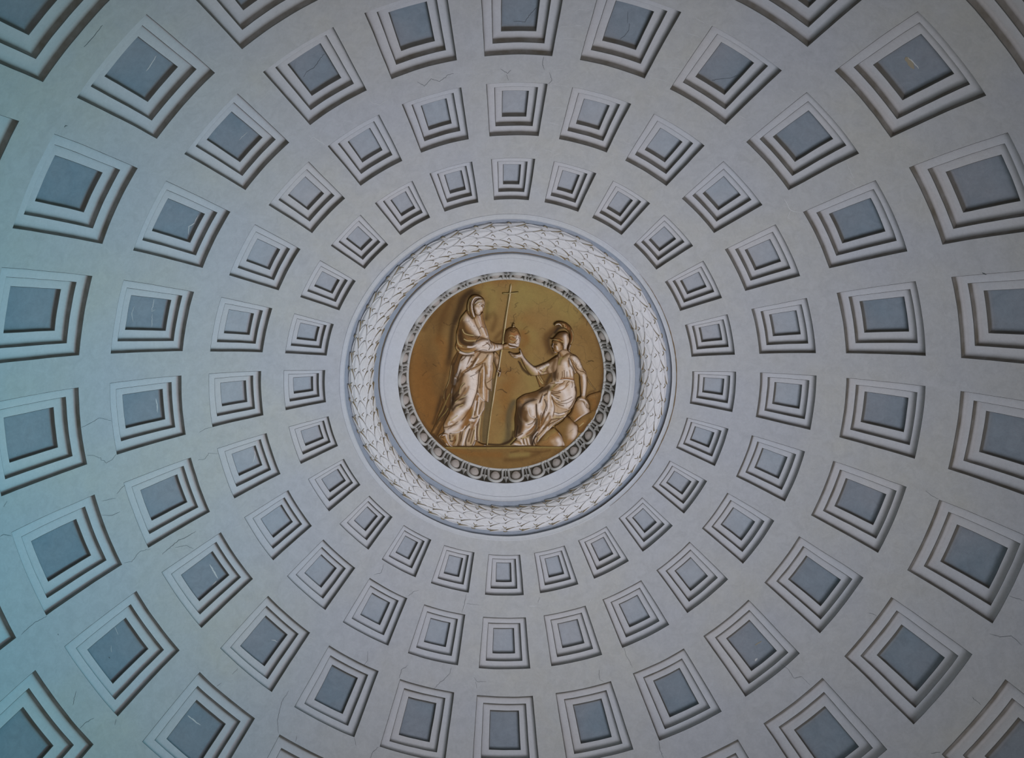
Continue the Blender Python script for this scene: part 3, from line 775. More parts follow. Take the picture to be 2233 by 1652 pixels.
     "g;74.5;0.6;0;648,1025 737,929 811,909|w;74.5;0.85;10;879,1074 908,1123 891,1172|c;59.6;0.7;6;788,1093 835,1162|w;11.9;0.9;0;885,958 933,1026 963,1104 974,1182|m;37.2;0.7;0;549,1161 612,1064 674,986|b;14.9;0.7;0;512,1180 575,1093 647,986|m;67;0.5;0;692,948 782,880"),
    ('stone_block', None, 't', 0.0034, 0.0055, 119.2, 1, 'pale stone block on which the seated woman leans her hand',
     "1158,404 1207,375 1271,395 1328,452 1367,528 1389,585 1334,633 1263,680 1191,738 1137,776 1090,737 1038,675 1006,670 1068,603 1093,527 1127,451",
     "w;82;0.85;8;1255,451 1294,528 1314,585|c;74.5;0.7;6;1200,432 1221,527 1260,604|m;44.7;0.7;0;1085,565 1070,651 1127,747|w;22.4;0.7;0;1146,747 1226,680 1333,604|b;14.9;0.8;0;1043,675 1086,603 1120,489|d;37.2;0.85;0;1015,660 1058,584 1084,527|r;14.9;0.5;0;1146,747 1162,680"),
    ('seated_woman', None, 'c', 0.0036, 0.005, 119.2, 1, 'helmeted woman seated on the rocks, facing left',
     "846,-419 867,-435 909,-462 985,-451 1018,-418 1073,-379 1139,-340 1179,-273 1166,-162 1148,-72 1106,-28 1120,84 1156,197 1160,333 1102,508 1040,579 997,670 916,737 808,813 737,900 674,957 584,1054 503,1175 429,1178 411,1180 281,1180 96,1177 105,1150 150,1101 187,1053 149,1024 156,849 150,715 171,562 178,409 205,362 304,296 413,268 539,221 707,94 750,60 726,-41 733,-164 753,-253 826,-341",
     "b;67;0.85;-4;838,-319 808,-230 800,-119 813,-7|d;44.7;0.75;0;765,-208 768,-97 770,-7|b;44.7;0.8;0;976,-374 892,-308 862,-230|g;37.2;0.6;0;934,-352 871,-297 851,-230|w;59.6;0.85;10;959,-230 983,-140 996,-51|w;44.7;0.8;10;1033,-296 1047,-162 1073,-39|t;22.4;0.7;-5;1001,-274 1014,-185|b;10.4;0.8;-6;909,-96 911,-18 890,27|b;10.4;0.8;-6;984,-96 987,-6|b;9.7;0.8;-6;940,-118 949,-6|t;9.7;0.8;-6;1027,-118 1052,-6|b;8.9;0.7;-6;844,-74 836,27|t;14.9;0.7;0;1082,-95 1107,6|d;22.4;0.7;-6;1010,-318 1024,-229 1081,-140 1116,-28|t;29.8;0.7;0;868,-407 901,-363|c;26.1;0.8;0;921,-429 954,-407 933,-374|b;18.6;0.7;0;857,-407 880,-352|b;22.4;0.8;0;913,-341 976,-385 1041,-384|r;14.9;0.8;0;901,22 987,11 1108,39|w;13.4;0.9;6;869,50 988,33 1109,68|b;8.9;0.85;-5;880,38 988,22 1108,53|d;6.7;0.8;0;911,-1 955,5|w;104.3;0.9;14;901,166 976,261 998,375 982,469|w;82;0.85;12;1073,139 1085,243 1070,356 1036,441|c;67;0.8;8;809,128 775,213 812,241|t;44.7;0.7;0;926,101 828,157 748,203|g;29.8;0.6;0;809,100 747,175 721,222|b;11.9;0.85;-6;1025,64 990,101 973,148|b;10.4;0.85;-6;953,63 908,101 864,119|b;9.7;0.8;-6;1071,73 1081,120 1073,167|b;10.4;0.8;-6;890,82 827,110 774,157|t;14.9;0.8;-6;1009,120 938,195 866,223|b;17.9;0.85;-8;740,251 813,270 885,251|b;14.9;0.85;-8;740,269 814,308 878,327|d;14.9;0.85;-8;750,288 796,336 861,355|b;13.4;0.8;-8;751,345 808,421 872,459 946,479|t;14.9;0.8;-6;780,402 836,478 911,526 1003,546|b;10.4;0.7;-5;825,383 907,403 998,375 1078,328|b;9.7;0.7;-5;853,421 945,441 1035,413 1107,365|c;59.6;0.6;0;865,526 957,555|d;11.9;0.85;-6;794,593 895,612 985,584 1040,565|b;11.2;0.8;-6;803,621 887,650 960,641|b;22.4;0.7;-6;769,717 860,698 879,708|w;22.4;0.85;6;803,612 877,631 959,612|y;14.9;0.7;5;787,679 878,679 969,650|w;16.4;0.85;6;987,660 880,746 790,813 700,899|b;14.9;0.8;-6;951,679 843,736 734,794 663,890|w;59.6;0.9;10;561,411 545,525 574,601|w;52.1;0.9;10;698,430 691,525 648,621|w;44.7;0.85;10;765,526 749,640 696,717|d;23.8;0.85;-10;658,279 596,335 561,411|d;14.9;0.9;-10;633,373 663,468 637,563 602,640 586,735|b;18.6;0.85;-10;498,448 510,582 540,716 552,851|b;22.4;0.8;-8;711,602 659,697 624,774 588,832|w;26.1;0.8;8;712,241 696,317 707,392|b;13.4;0.85;-8;750,317 780,431 797,545 777,659|b;22.4;0.8;-6;638,582 612,678 587,783|t;37.2;0.8;0;539,659 550,754 542,831|b;14.9;0.7;-6;693,184 668,279|w;22.4;0.8;6;715,755 643,812 571,889 499,966 463,1044|b;17.9;0.85;-6;734,784 644,870 572,957 509,1015|w;22.4;0.9;8;699,851 646,948 592,1025 538,1102|d;17.9;0.9;-10;535,947 482,1025 474,1093 503,1161|b;22.4;0.8;0;537,1025 520,1093 530,1151|y;14.9;0.8;0;555,1005 547,1064|d;22.4;0.9;-10;552,851 498,928 444,1005 437,1102 457,1170|d;67;0.9;-8;683,175 593,212 503,259 413,278|b;89.4;0.9;-4;486,297 359,315 268,343 214,400|d;59.6;0.85;-6;451,372 360,410 288,467 262,562|b;89.4;0.92;0;196,419 180,562 182,705 193,850|d;52.1;0.85;-6;235,581 219,715 239,830 222,946|d;44.7;0.9;-6;163,657 170,830 177,995|b;67;0.85;0;289,524 272,619 310,696|t;37.2;0.8;8;250,381 278,400 269,419|t;22.4;0.5;0;286,353 377,325 468,316|D;10.4;0.9;0;178,390 231,334 340,277 467,249 557,212|D;10.4;0.9;0;178,400 162,562 155,753 152,907|D;8.9;0.8;0;506,373 397,401 306,448 271,505|w;67;0.9;22;417,486 445,553 446,620|w;37.2;0.8;10;371,486 398,467 453,477|b;11.9;0.85;-10;367,543 382,610 420,668 475,677|w;11.9;0.9;8;362,524 377,601 410,658 475,687 493,658|d;16.4;0.85;-8;498,467 501,582 512,678|b;52.1;0.8;0;336,581 328,677 347,725|y;11.2;0.7;6;227,657 256,734 311,763 385,754|g;10.4;0.6;6;208,581 227,677 247,753|w;44.7;0.8;8;312,782 367,802 440,754|t;44.7;0.7;0;302,773 277,888 259,966|w;37.2;0.8;10;350,889 296,956 223,1024|b;13.4;0.85;-8;494,697 440,773 367,802|b;14.9;0.85;-8;495,774 424,879 332,927 259,966 186,1014|w;14.9;0.85;8;477,773 405,860 314,908|b;14.9;0.8;-6;426,986 334,1024 260,1043|y;16.4;0.8;6;497,851 461,928 371,1005 279,1034|d;52.1;0.8;-6;512,716 505,831 471,928 426,1005|b;22.4;0.8;-6;298,1053 308,1141|w;14.9;0.8;6;316,1053 345,1160|b;11.2;0.8;0;344,1044 373,1160|w;14.9;0.8;6;371,1044 401,1151|d;22.4;0.8;0;408,1024 419,1122 447,1170|w;22.4;0.8;6;261,1072 280,1141 309,1170|w;29.8;0.8;8;160,1140 207,1160 272,1165|t;22.4;0.7;0;151,1111 206,1101 262,1141|b;10.4;0.8;0;169,1082 224,1092 262,1121|y;8.9;0.8;0;86,1164 96,1174|y;8.9;0.8;0;109,1155 119,1174|d;8.9;0.8;0;77,1177 281,1180 466,1180|d;22.4;0.6;0;141,1053 114,1121|d;74.5;0.85;0;207,524 190,657 183,801|d;59.6;0.85;0;253,524 245,657 257,811 231,927|b;59.6;0.85;0;377,306 468,316 504,278|d;44.7;0.8;-6;558,240 648,203 701,156|D;22.4;0.85;0;500,1005 464,1073 456,1141|D;22.4;0.8;0;202,830 185,927 168,1024|b;44.7;0.8;0;308,581 301,677 338,735|b;29.8;0.8;-6;724,-119 737,-30 728,60|d;37.2;0.75;0;800,-119 791,-29 793,38|b;29.8;0.7;0;1128,-5 1142,107 1146,220|d;29.8;0.8;0;1149,-28 1175,107 1168,243|d;18.6;0.8;-6;1128,167 1149,262 1134,375|b;18.6;0.8;-5;1117,394 1082,470 1039,527|b;14.9;0.8;-6;748,222 812,241 866,232|w;14.9;0.8;6;750,298 815,355 889,393|b;10.4;0.8;-6;718,109 772,100 844,72|w;18.6;0.8;6;808,91 863,82 917,73|b;14.9;0.8;-6;595,278 569,354 543,430|w;14.9;0.8;6;614,316 588,392 590,468|b;11.2;0.8;-6;670,392 681,487 665,563|w;17.9;0.8;6;752,393 777,488 775,564|t;37.2;0.8;0;731,659 715,736 661,813|b;22.4;0.8;-6;751,717 698,793 626,870|b;14.9;0.8;-6;583,601 567,697 551,812|O;29.8;0.7;0;622,697 588,812 544,909|O;29.8;0.7;0;478,831 424,908 351,966|b;17.9;0.8;-6;479,908 425,966 352,1005|w;14.9;0.8;6;459,812 387,889 296,946"),
    ('hanging_sleeve', 'seated_woman', 'm', 0.003, 0.0025, 52.1, 1, None,
     "492,-31 510,59 545,150 556,178 643,161 740,105 759,-7 736,-74 595,-47",
     "d;52.1;0.8;0;726,-30 684,38 653,127|y;14.9;0.7;6;509,-19 554,59 598,105|b;14.9;0.8;-5;552,-30 597,48 653,105|t;29.8;0.6;0;521,37 555,127|d;7.5;0.8;0;493,-19 511,71 545,161|y;8.9;0.6;0;541,-25 598,71"),
    ('arm', 'seated_woman', 'c', 0.0062, 0.0045, 59.6, 1, None,
     "837,-352 762,-319 677,-259 570,-209 473,-174 419,-204 352,-266 292,-338 269,-383 253,-422 225,-468 211,-460 220,-422 215,-405 167,-394 113,-398 58,-420 39,-406 59,-384 97,-339 157,-317 222,-322 249,-300 266,-250 311,-155 367,-70 427,-25 530,-30 639,-47 741,-69 800,-96 830,-186",
     "t;52.1;0.75;0;277,-255 333,-154 410,-65|b;22.4;0.7;0;266,-244 333,-121 433,-31|w;44.7;0.85;6;275,-355 353,-255 441,-176 507,-109|g;44.7;0.6;0;332,-188 388,-110 443,-53|b;44.7;0.85;0;763,-297 699,-253 658,-153 681,-75|b;59.6;0.8;0;795,-297 755,-186 768,-97|w;29.8;0.8;8;678,-220 614,-187 550,-153|y;18.6;0.8;8;657,-186 615,-131 595,-75|b;11.9;0.85;-8;550,-131 594,-97 648,-108|b;10.4;0.85;-8;507,-131 540,-75 563,-42|t;14.9;0.8;-6;484,-165 518,-109 530,-42|w;13.4;0.8;6;496,-143 551,-86|d;11.2;0.9;0;462,-178 570,-220 677,-275 826,-347|d;7.5;0.85;0;433,-29 552,-39 660,-58 747,-69|d;7.5;0.8;0;42,-406 91,-389 156,-383 220,-411|b;7.5;0.8;-4;91,-367 135,-356 113,-384|d;6;0.8;0;113,-350 178,-356|w;17.9;0.9;6;167,-367 221,-366 253,-388|w;11.9;0.9;5;220,-455 237,-411 259,-366|b;6.7;0.8;0;59,-389 103,-339 157,-319|w;11.9;0.8;0;124,-334 178,-331"),
    ('arm', 'seated_woman', 'c', 0.0066, 0.0045, 52.1, 1, None,
     "1020,-362 1073,-373 1139,-345 1190,-284 1224,-206 1254,-139 1293,-89 1318,-4 1325,108 1320,209 1304,322 1297,356 1337,402 1370,471 1369,528 1342,533 1302,505 1273,436 1228,402 1174,407 1162,390 1183,350 1225,322 1216,209 1201,74 1193,-16 1148,-72 1103,-129 1057,-207 1022,-285",
     "w;44.7;0.85;8;1096,-329 1152,-262 1198,-184|t;37.2;0.7;0;1043,-296 1079,-207 1135,-128|b;22.4;0.8;0;1033,-296 1068,-196 1125,-106 1192,-39|b;7.5;0.9;-4;1065,-296 1087,-273 1078,-240 1122,-206 1145,-151 1189,-117 1255,-100|w;7.5;0.8;5;1076,-307 1098,-273|d;6;0.8;0;1099,-251 1132,-218 1122,-184 1167,-139|b;10.4;0.8;-6;1201,-106 1255,-94 1289,-61|w;33.5;0.85;8;1257,-38 1277,63 1275,175 1268,288|t;26.1;0.75;0;1214,-16 1229,107 1234,266|b;11.9;0.8;0;1307,-5 1318,153 1301,311|t;22.4;0.6;0;1236,322 1281,368|w;18.6;0.8;5;1216,368 1282,379 1327,436|b;7.5;0.85;-4;1194,367 1173,390|d;6.7;0.85;-4;1272,413 1297,493|d;6.7;0.85;-4;1311,436 1330,516|d;6;0.8;-4;1339,459 1358,528|w;8.9;0.8;4;1300,436 1313,505"),
    ('mantle_fringe', 'seated_woman', 'y', 0.0016, 0.0012, 14.9, 1, None,
     "1259,-128 1299,-83 1323,-4 1370,86 1427,165 1484,235 1462,227 1405,170 1348,97 1313,18 1289,-61",
     "t;7.5;0.7;0;1288,-72 1336,40 1427,176|w;6;0.6;0;1299,-72 1358,63 1438,176"),
    ('face', 'seated_woman', 't', 0.007, 0.004, 59.6, 1, 'face in profile turned to the left under the helmet',
     "755,-612 740,-579 744,-551 730,-513 742,-499 747,-485 746,-465 759,-452 768,-419 803,-404 846,-419 883,-446 915,-462 902,-551 863,-595 809,-612",
     "c;52.1;0.85;6;842,-551 833,-485 856,-452|b;29.8;0.8;-4;777,-595 767,-551 779,-496|w;10.4;0.9;5;751,-551 738,-518 752,-502|d;7.5;0.85;0;773,-551 794,-557 810,-551|r;7.5;0.8;0;753,-474 775,-469|b;14.9;0.7;0;781,-419 835,-419 888,-452|b;18.6;0.7;0;809,-606 863,-584 886,-540|t;22.4;0.6;0;791,-452 814,-419|d;11.2;0.9;-6;769,-551 786,-556 805,-549|b;11.2;0.85;-5;761,-571 788,-578 810,-571|w;11.9;0.9;12;751,-562 739,-513 749,-502|b;9.7;0.8;-5;762,-546 757,-518 764,-496|d;8.9;0.9;-6;750,-468 769,-471 784,-465|w;14.9;0.8;8;776,-419 798,-414|w;18.6;0.7;6;811,-518 823,-474"),
    ('helmet', 'seated_woman', 't', 0.0082, 0.005, 74.5, 1, None,
     "692,-637 727,-639 754,-645 796,-694 838,-737 891,-753 950,-753 988,-726 1009,-671 1008,-594 988,-539 979,-484 980,-449 915,-459 903,-507 896,-551 868,-584 830,-600 776,-615 728,-626",
     "d;52.1;0.8;0;807,-694 859,-726 923,-737|b;52.1;0.75;0;797,-661 850,-683 892,-704|w;52.1;0.85;6;946,-682 959,-594 940,-506|c;37.2;0.8;0;978,-682 986,-594|y;14.9;0.8;6;711,-635 776,-630 830,-611|b;11.9;0.9;-6;733,-644 797,-645 862,-628|d;8.9;0.9;-6;775,-650 840,-650 894,-617|b;7.5;0.9;-5;900,-595 911,-584 902,-551 919,-518 909,-473|d;6.7;0.9;0;874,-584 901,-573 886,-540 903,-496|y;8.9;0.7;5;879,-595 900,-606 911,-584|d;7.5;0.8;0;915,-459 980,-449|r;14.9;0.5;0;819,-633 862,-622|d;18.6;0.7;0;983,-704 1012,-649"),
    ('helmet_crest', 'seated_woman', 'b', 0.0092, 0.004, 44.7, 1, None,
     "762,-852 764,-879 796,-909 849,-920 908,-911 962,-889 995,-862 1030,-829 1056,-780 1076,-725 1076,-648 1067,-594 1037,-528 1022,-473 1031,-438 1007,-429 987,-451 992,-517 1008,-594 1017,-660 1009,-725 981,-769 943,-797 910,-822 873,-830 845,-857 813,-863 781,-847",
     "y;13.4;0.85;6;770,-863 801,-892 855,-879 878,-846|w;11.9;0.85;5;796,-879 834,-890 861,-868|b;14.9;0.8;-6;876,-900 899,-846|r;29.8;0.6;0;919,-879 952,-846 985,-813|y;7.5;0.8;4;887,-890 919,-879 921,-835 953,-829|d;7.5;0.8;-5;946,-878 973,-856 975,-813|y;11.9;0.85;6;1040,-791 1063,-725 1063,-638 1035,-572|y;10.4;0.8;6;922,-791 976,-769 1004,-725|r;22.4;0.6;0;1030,-736 1043,-671 1029,-594|d;10.4;0.8;-5;1019,-747 1032,-671 1019,-594 999,-517|w;10.4;0.8;5;1026,-539 1011,-473 1018,-440|d;6;0.8;0;995,-473 1028,-462|y;7.5;0.8;0;1068,-736 1074,-649 1046,-561"),
]
MARKS = """d 1 F 61.09,317.02 61.09,316.37 61.06,315.67 61.04,314.97 61.11,314.37
d .9 F 36.38,343.45 35.64,344.33 36.25,345.78 35.70,346.98 36.26,348.53 36.25,349.50
d .8 F 36.12,357.18 35.56,358.35 35.94,358.91
d .8 F 35.44,358.15 34.78,358.57
d 1 P 41.63,332.18 41.32,330.80 40.99,329.93 41.08,328.84 40.77,327.96
d 1 F 37.51,4.02 36.80,3.98 36.04,4.43
d .9 F 35.84,5.35 34.97,5.98 34.54,5.49
d .9 P 40.96,15.33 40.28,15.71 39.57,15.41 38.91,14.71
d .7 P 42.07,14.58 40.91,15.10
d .9 P 39.01,28.01 39.05,29.80 39.47,30.36 40.34,31.82 41.09,32.36
d 1 P 39.54,359.26 39.53,360.94 40.46,361.65 41.09,362.37
d 1 F 48.91,269.83 47.85,270.16 46.92,270.64 46.30,270.29 45.56,269.72
d 1 F 48.80,265.86 48.11,265.59 47.54,265.02 46.91,263.97 46.23,264.11 45.59,264.81
d 1 F 48.92,257.27 47.97,256.69 46.89,256.56
d .8 F 48.45,259.09 46.91,258.66
d .8 F 46.65,259.15 45.98,259.68 45.47,259.86
d 1.2 F 59.76,260.46 59.35,260.52 58.60,259.91
d 1.5 F 44.53,247.57 43.72,247.90 42.28,248.12 41.29,247.89 40.07,247.90
d .8 F 42.98,247.45 41.72,246.72 41.23,245.56
d .8 F 48.72,249.72 47.88,249.23 46.57,249.91 45.43,249.37
d .7 F 36.93,259.40 36.13,259.16 35.58,260.00 34.58,259.28
d .8 F 36.11,264.40 35.39,264.77 34.58,264.77
d .7 F 58.56,263.43 58.07,263.90
d 1 F 61.74,249.57 60.93,249.71 59.88,249.76 58.51,249.57
d 1.1 F 62.27,237.04 61.43,237.00 60.48,236.67
d .8 F 59.35,234.22 58.85,234.59
d .8 F 61.31,239.51 60.15,240.41
d .7 F 48.84,227.04 48.22,226.81
d .7 F 46.78,226.31 45.87,226.15
d .9 F 28.01,214.81 27.35,213.57 26.35,214.01
d .8 F 28.35,204.75 27.59,203.81 27.25,202.79
d .9 F 28.40,190.63 27.41,190.39 26.14,190.23
d .6 F 27.30,189.81 27.23,186.46
d 1.1 F 37.58,200.54 36.61,200.58 35.86,199.63
d 1 F 37.66,193.53 37.20,193.11 36.38,191.97 35.60,191.01 34.91,190.97
d .9 F 48.93,215.57 47.80,216.66 45.93,217.46 44.42,217.45
d 1.1 F 47.10,201.25 46.38,201.17 45.68,200.49
d .8 F 37.71,207.69 37.06,207.43 36.06,208.06
d .7 F 35.61,186.25 36.11,185.48 36.02,183.63
d .7 F 36.12,185.71 36.91,185.38
d .7 F 46.39,203.89 45.65,204.67
d .8 F 48.77,212.77 48.20,212.96
d 1.2 P 39.66,197.59 41.03,197.77 41.94,197.72
d 1.2 F 45.57,155.44 46.39,155.70 47.48,155.73
d .9 F 34.58,155.04 35.54,155.23 36.29,155.03 37.00,155.04
d .8 F 36.07,161.17 37.10,161.59 37.48,160.97
d .6 F 27.09,171.18 26.44,170.49
d .8 F 48.06,118.39 48.86,117.95
d .9 F 58.78,111.51 59.77,111.17 60.63,110.33 61.88,110.54
d .8 F 58.66,106.66 59.33,106.49 60.04,106.29
d .8 F 45.06,132.91 45.91,132.56 47.05,132.81 47.50,131.78 48.69,131.67
d .7 F 61.57,126.18 62.10,125.33
d .6 F 60.85,118.44 61.99,118.46
d .8 F 47.44,99.19 48.12,99.51 48.88,99.61
d 4 F 51.88,69.49 52.22,69.75
d 2.5 F 57.99,306.36 57.96,306.54 57.81,306.63
d 2.4 F 58.38,247.04 58.43,246.89
d 3 P 54.35,239.95 54.32,239.73
w .8 F 43.40,321.21 43.28,322.35 43.37,323.49
w 1.2 F 36.62,334.96 36.09,335.20 35.57,336.11 35.68,337.91
w .7 F 34.49,335.53 34.92,336.07
w 1.2 F 36.36,322.71 36.44,323.82 35.53,324.19 34.63,324.59
w .8 F 32.94,322.89 32.78,324.62
w .8 F 27.90,335.80 27.23,339.48
w .8 F 34.59,352.53 34.65,353.35
w .7 F 36.07,350.43 36.03,352.56
w .6 F 31.80,322.11 31.88,323.39
w 1 F 42.68,7.02 43.01,7.71 43.02,9.29
w .9 F 40.90,5.70 41.05,6.66
w 1.2 F 41.27,7.59 41.27,8.67
w .9 F 39.67,5.49 39.89,9.05
w .8 F 36.06,5.68 36.44,7.87
w .8 F 34.55,5.69 34.56,7.51 34.57,8.94
w 1 F 39.74,22.70 40.15,24.46
w .8 F 43.78,22.28 43.95,24.20
w .8 F 37.98,20.97 38.34,23.87
w .9 F 30.35,6.04 30.13,9.20
w .7 F 31.94,6.01 32.17,8.81
w .7 F 27.16,6.34 27.04,10.14
w .8 F 45.61,22.11 45.46,23.69
w .8 F 36.05,21.90 36.24,23.23
w .8 F 39.22,35.74 39.40,36.89
w .8 F 30.43,22.54 30.45,24.07
w 2.4 P 39.20,301.75 39.13,300.34 39.53,299.50 39.15,298.28
w 1.6 P 40.54,287.12 40.51,285.06 40.18,285.48
w 1.4 P 40.40,284.70 40.24,282.65
w 1.3 P 42.47,285.75 42.56,284.50 42.30,283.27
w .8 F 43.03,294.50 42.91,292.70
w .8 F 40.80,291.80 40.47,290.53
w .7 F 37.52,294.38 37.46,293.55
w 3 P 39.54,270.86 39.46,269.86 39.49,268.49
w 3 P 29.63,256.88 30.01,254.94 30.46,253.64
w 5 P 39.91,240.79 40.01,239.17 40.08,238.00
w 2.4 P 41.05,237.73 40.33,237.82
w 1.2 P 52.03,242.45 52.22,241.32
w 1.2 P 53.44,240.87 53.82,240.14
w 3.6 P 52.46,227.08 52.43,226.07 52.33,224.93
w .7 F 43.78,231.48 44.09,230.49
w 2.2 P 40.52,223.96 40.33,223.41 40.23,222.74
w .8 F 38.17,219.52 37.85,217.98
w .8 F 40.88,219.19 40.32,218.25 40.39,217.68
w 1.6 F 27.31,173.67 27.35,171.56
w 1.6 F 28.42,158.80 28.06,157.91
w .8 F 39.06,143.72 39.12,142.79
w .7 F 39.87,158.21 39.87,157.55
w 1.7 F 36.78,51.25 36.65,53.42 36.86,53.96 37.65,54.72
w 1.3 F 36.62,53.51 36.03,54.44 36.22,55.08
w .7 F 47.71,74.18 47.76,74.81
w .9 F 44.03,50.66 43.90,52.13 43.77,53.21
w .7 F 43.18,52.79 43.61,54.45
w .7 F 44.71,37.89 44.84,38.76
w 2.2 P 52.68,317.01 52.45,315.76 52.42,314.95
w 1.2 P 40.19,316.54 40.24,314.84
t 14 P 53.01,43.86 52.96,44.72 52.90,45.41
w 2.4 P 53.17,44.00 53.23,44.86 53.23,45.66
w 7 P 42.65,136.28 42.56,135.70
t 3 P 41.36,134.67 41.50,133.35
w .8 F 37.25,39.19 37.84,39.52"""


# ---------------------------------------------------------------- cracks, scratches and chips in the plaster
random.seed(11)
NAMES = {'d': 'crack', 'w': 'lime_scratch', 't': 'bare_mortar_patch'}
MK = {'d': 'crack', 'w': 'chip', 't': 'tan'}
for line in MARKS.split('\n'):
    q = line.split()
    wid = float(q[1]) * (0.034 if q[0] != 'd' else 0.026)                   # half width, degrees
    rho = (1.0 if q[2] == 'F' else P4) - 0.0005
    pts = [tuple(map(float, t.split(','))) for t in q[3:]]
    path = []
    for (t0, a0), (t1, a1) in zip(pts, pts[1:]):
        n = max(2, int(math.hypot(t1 - t0, (a1 - a0) * math.sin(t0 * D2R)) / 0.16))
        for k in range(n):
            f = k / n
            jt = random.gauss(0, 0.022) if k or path else 0
            path.append((t0 + (t1 - t0) * f + jt, a0 + (a1 - a0) * f + jt * random.choice((-1, 1)) / math.sin(t0 * D2R)))
    path.append(pts[-1])
    V, F = [], []
    n = len(path)
    for i, (t, a) in enumerate(path):
        p, r_ = path[max(0, i - 1)], path[min(n - 1, i + 1)]
        sn = math.sin(t * D2R)
        dx, dy = (r_[0] - p[0]), (r_[1] - p[1]) * sn
        L = math.hypot(dx, dy) or 1
        e = 0.25 + 0.75 * max(0.0, math.sin(math.pi * i / (n - 1))) ** 0.5
        ww = wid * 0.5 * e * random.uniform(0.75, 1.2)
        V += [S(t - dy / L * ww, a + dx / L * ww / sn, rho), S(t + dy / L * ww, a - dx / L * ww / sn, rho)]
    F = [(2 * i, 2 * i + 1, 2 * i + 3, 2 * i + 2) for i in range(n - 1)]
    # thin raised lip, not a paper sheet
    m0 = len(V)
    V += [S(*((lambda v: (math.degrees(math.acos(max(-1, min(1, (v.z - HUB) / v_l)))), math.degrees(math.atan2(v.x, -v.y)) - 0.45819))(v)), rho + 0.0009) for v in V[:m0] for v_l in [(v - Vector((0, 0, HUB))).length]]
    for i in range(n - 1):
        F.append((2 * i, 2 * i + 2, m0 + 2 * i + 2, m0 + 2 * i))
        F.append((2 * i + 1, m0 + 2 * i + 1, m0 + 2 * i + 3, 2 * i + 3))
    mesh_obj(NAMES[q[0]], V, F, M[MK[q[0]]], ceiling)


# ---------------------------------------------------------------- painted relief medallion
def lin(c):
    return [(((v / 255 + 0.055) / 1.055) ** 2.4 if v > 10 else v / 255 / 12.92) * PAINT_GAIN for v in c]


PAINT_GAIN = 1.16
LIN = {k: np.array(lin(v)) for k, v in PAINT.items()}


def parse(s):
    return np.array([tuple(map(float, t.split(','))) for t in s.split()])


def strokes_of(s):
    out = []
    for it in s.split('|'):
        if it:
            c, wv, a, dh, q = it.split(';')
            out.append((c, float(wv), float(a), float(dh) * 1e-4 * RAD, parse(q)))
    return out


def catmull(p, closed, n):
    m_ = len(p)
    if m_ < 3 and not closed:
        return np.vstack([p[0] + (p[1] - p[0]) * k / n for k in range(n + 1)])
    out = []
    for i in (range(m_) if closed else range(m_ - 1)):
        if closed:
            a, b, c, d = p[i - 1], p[i], p[(i + 1) % m_], p[(i + 2) % m_]
        else:
            a, b, c, d = p[max(0, i - 1)], p[i], p[i + 1], p[min(m_ - 1, i + 2)]
        for k in range(n):
            t = k / n
            out.append(.5 * ((2 * b) + (c - a) * t + (2 * a - 5 * b + 4 * c - d) * t * t + (3 * b - a - 3 * c + d) * t ** 3))
    if not closed:
        out.append(p[-1])
    return np.array(out)


def segdist(X, Y, q, closed):
    D = np.full(X.shape, 1e18)
    n = len(q)
    for i in range(n if closed else n - 1):
        a, b = q[i], q[(i + 1) % n]
        e = b - a
        t = np.clip(((X - a[0]) * e[0] + (Y - a[1]) * e[1]) / (e @ e + 1e-9), 0, 1)
        D = np.minimum(D, (X - a[0] - t * e[0]) ** 2 + (Y - a[1] - t * e[1]) ** 2)
    return np.sqrt(D)


def inside(X, Y, q):
    r = np.zeros(X.shape, bool)
    n = len(q)
    for i in range(n):
        a, b = q[i], q[(i + 1) % n]
        if a[1] != b[1]:
            r ^= ((a[1] > Y) != (b[1] > Y)) & (X < (b[0] - a[0]) * (Y - a[1]) / (b[1] - a[1]) + a[0])
    return r


FINEST = 9.0


def brush(X, Y, col, h, st):
    for c, wv, a, dh, q in st:
        if wv < FINEST:
            a, wv = a * wv / FINEST, FINEST
        q = catmull(q, False, 4)
        x0, y0 = q.min(0) - wv * 2.2
        x1, y1 = q.max(0) + wv * 2.2
        k = (X > x0) & (X < x1) & (Y > y0) & (Y < y1)
        if not k.any():
            continue
        d = segdist(X[k], Y[k], q, False)
        g = np.exp(-(d / (wv * .66)) ** (3 if wv < 37 else 2)) * a ** .6
        col[k] = col[k] * (1 - g[:, None]) + LIN[c] * g[:, None]
        if dh:
            h[k] += dh * np.exp(-(d / (wv * .7)) ** 2)


def paint_obj(name, co, faces, col, parent, smooth=True):
    me = bpy.data.meshes.new(name)
    me.vertices.add(len(co))
    me.vertices.foreach_set('co', np.asarray(co, np.float32).ravel())
    sz = [len(f) for f in faces] if not isinstance(faces, np.ndarray) else None
    fa = faces if isinstance(faces, np.ndarray) else np.array(faces)
    me.loops.add(fa.size)
    me.loops.foreach_set('vertex_index', fa.ravel().astype(np.int32))
    me.polygons.add(len(fa))
    me.polygons.foreach_set('loop_start', (np.arange(len(fa)) * 4).astype(np.int32))
    me.polygons.foreach_set('loop_total', np.full(len(fa), 4, np.int32))
    me.update(calc_edges=True)
    me.polygons.foreach_set('use_smooth', [smooth] * len(fa))
    at = me.color_attributes.new('paint', 'FLOAT_COLOR', 'POINT')
    at.data.foreach_set('color', np.hstack([np.clip(col, 0, 1), np.ones((len(co), 1))]).astype(np.float32).ravel())
    me.materials.append(M['paint'])
    me.validate()
    o = bpy.data.objects.new(name, me)
    C.objects.link(o)
    o.parent = parent
    return o


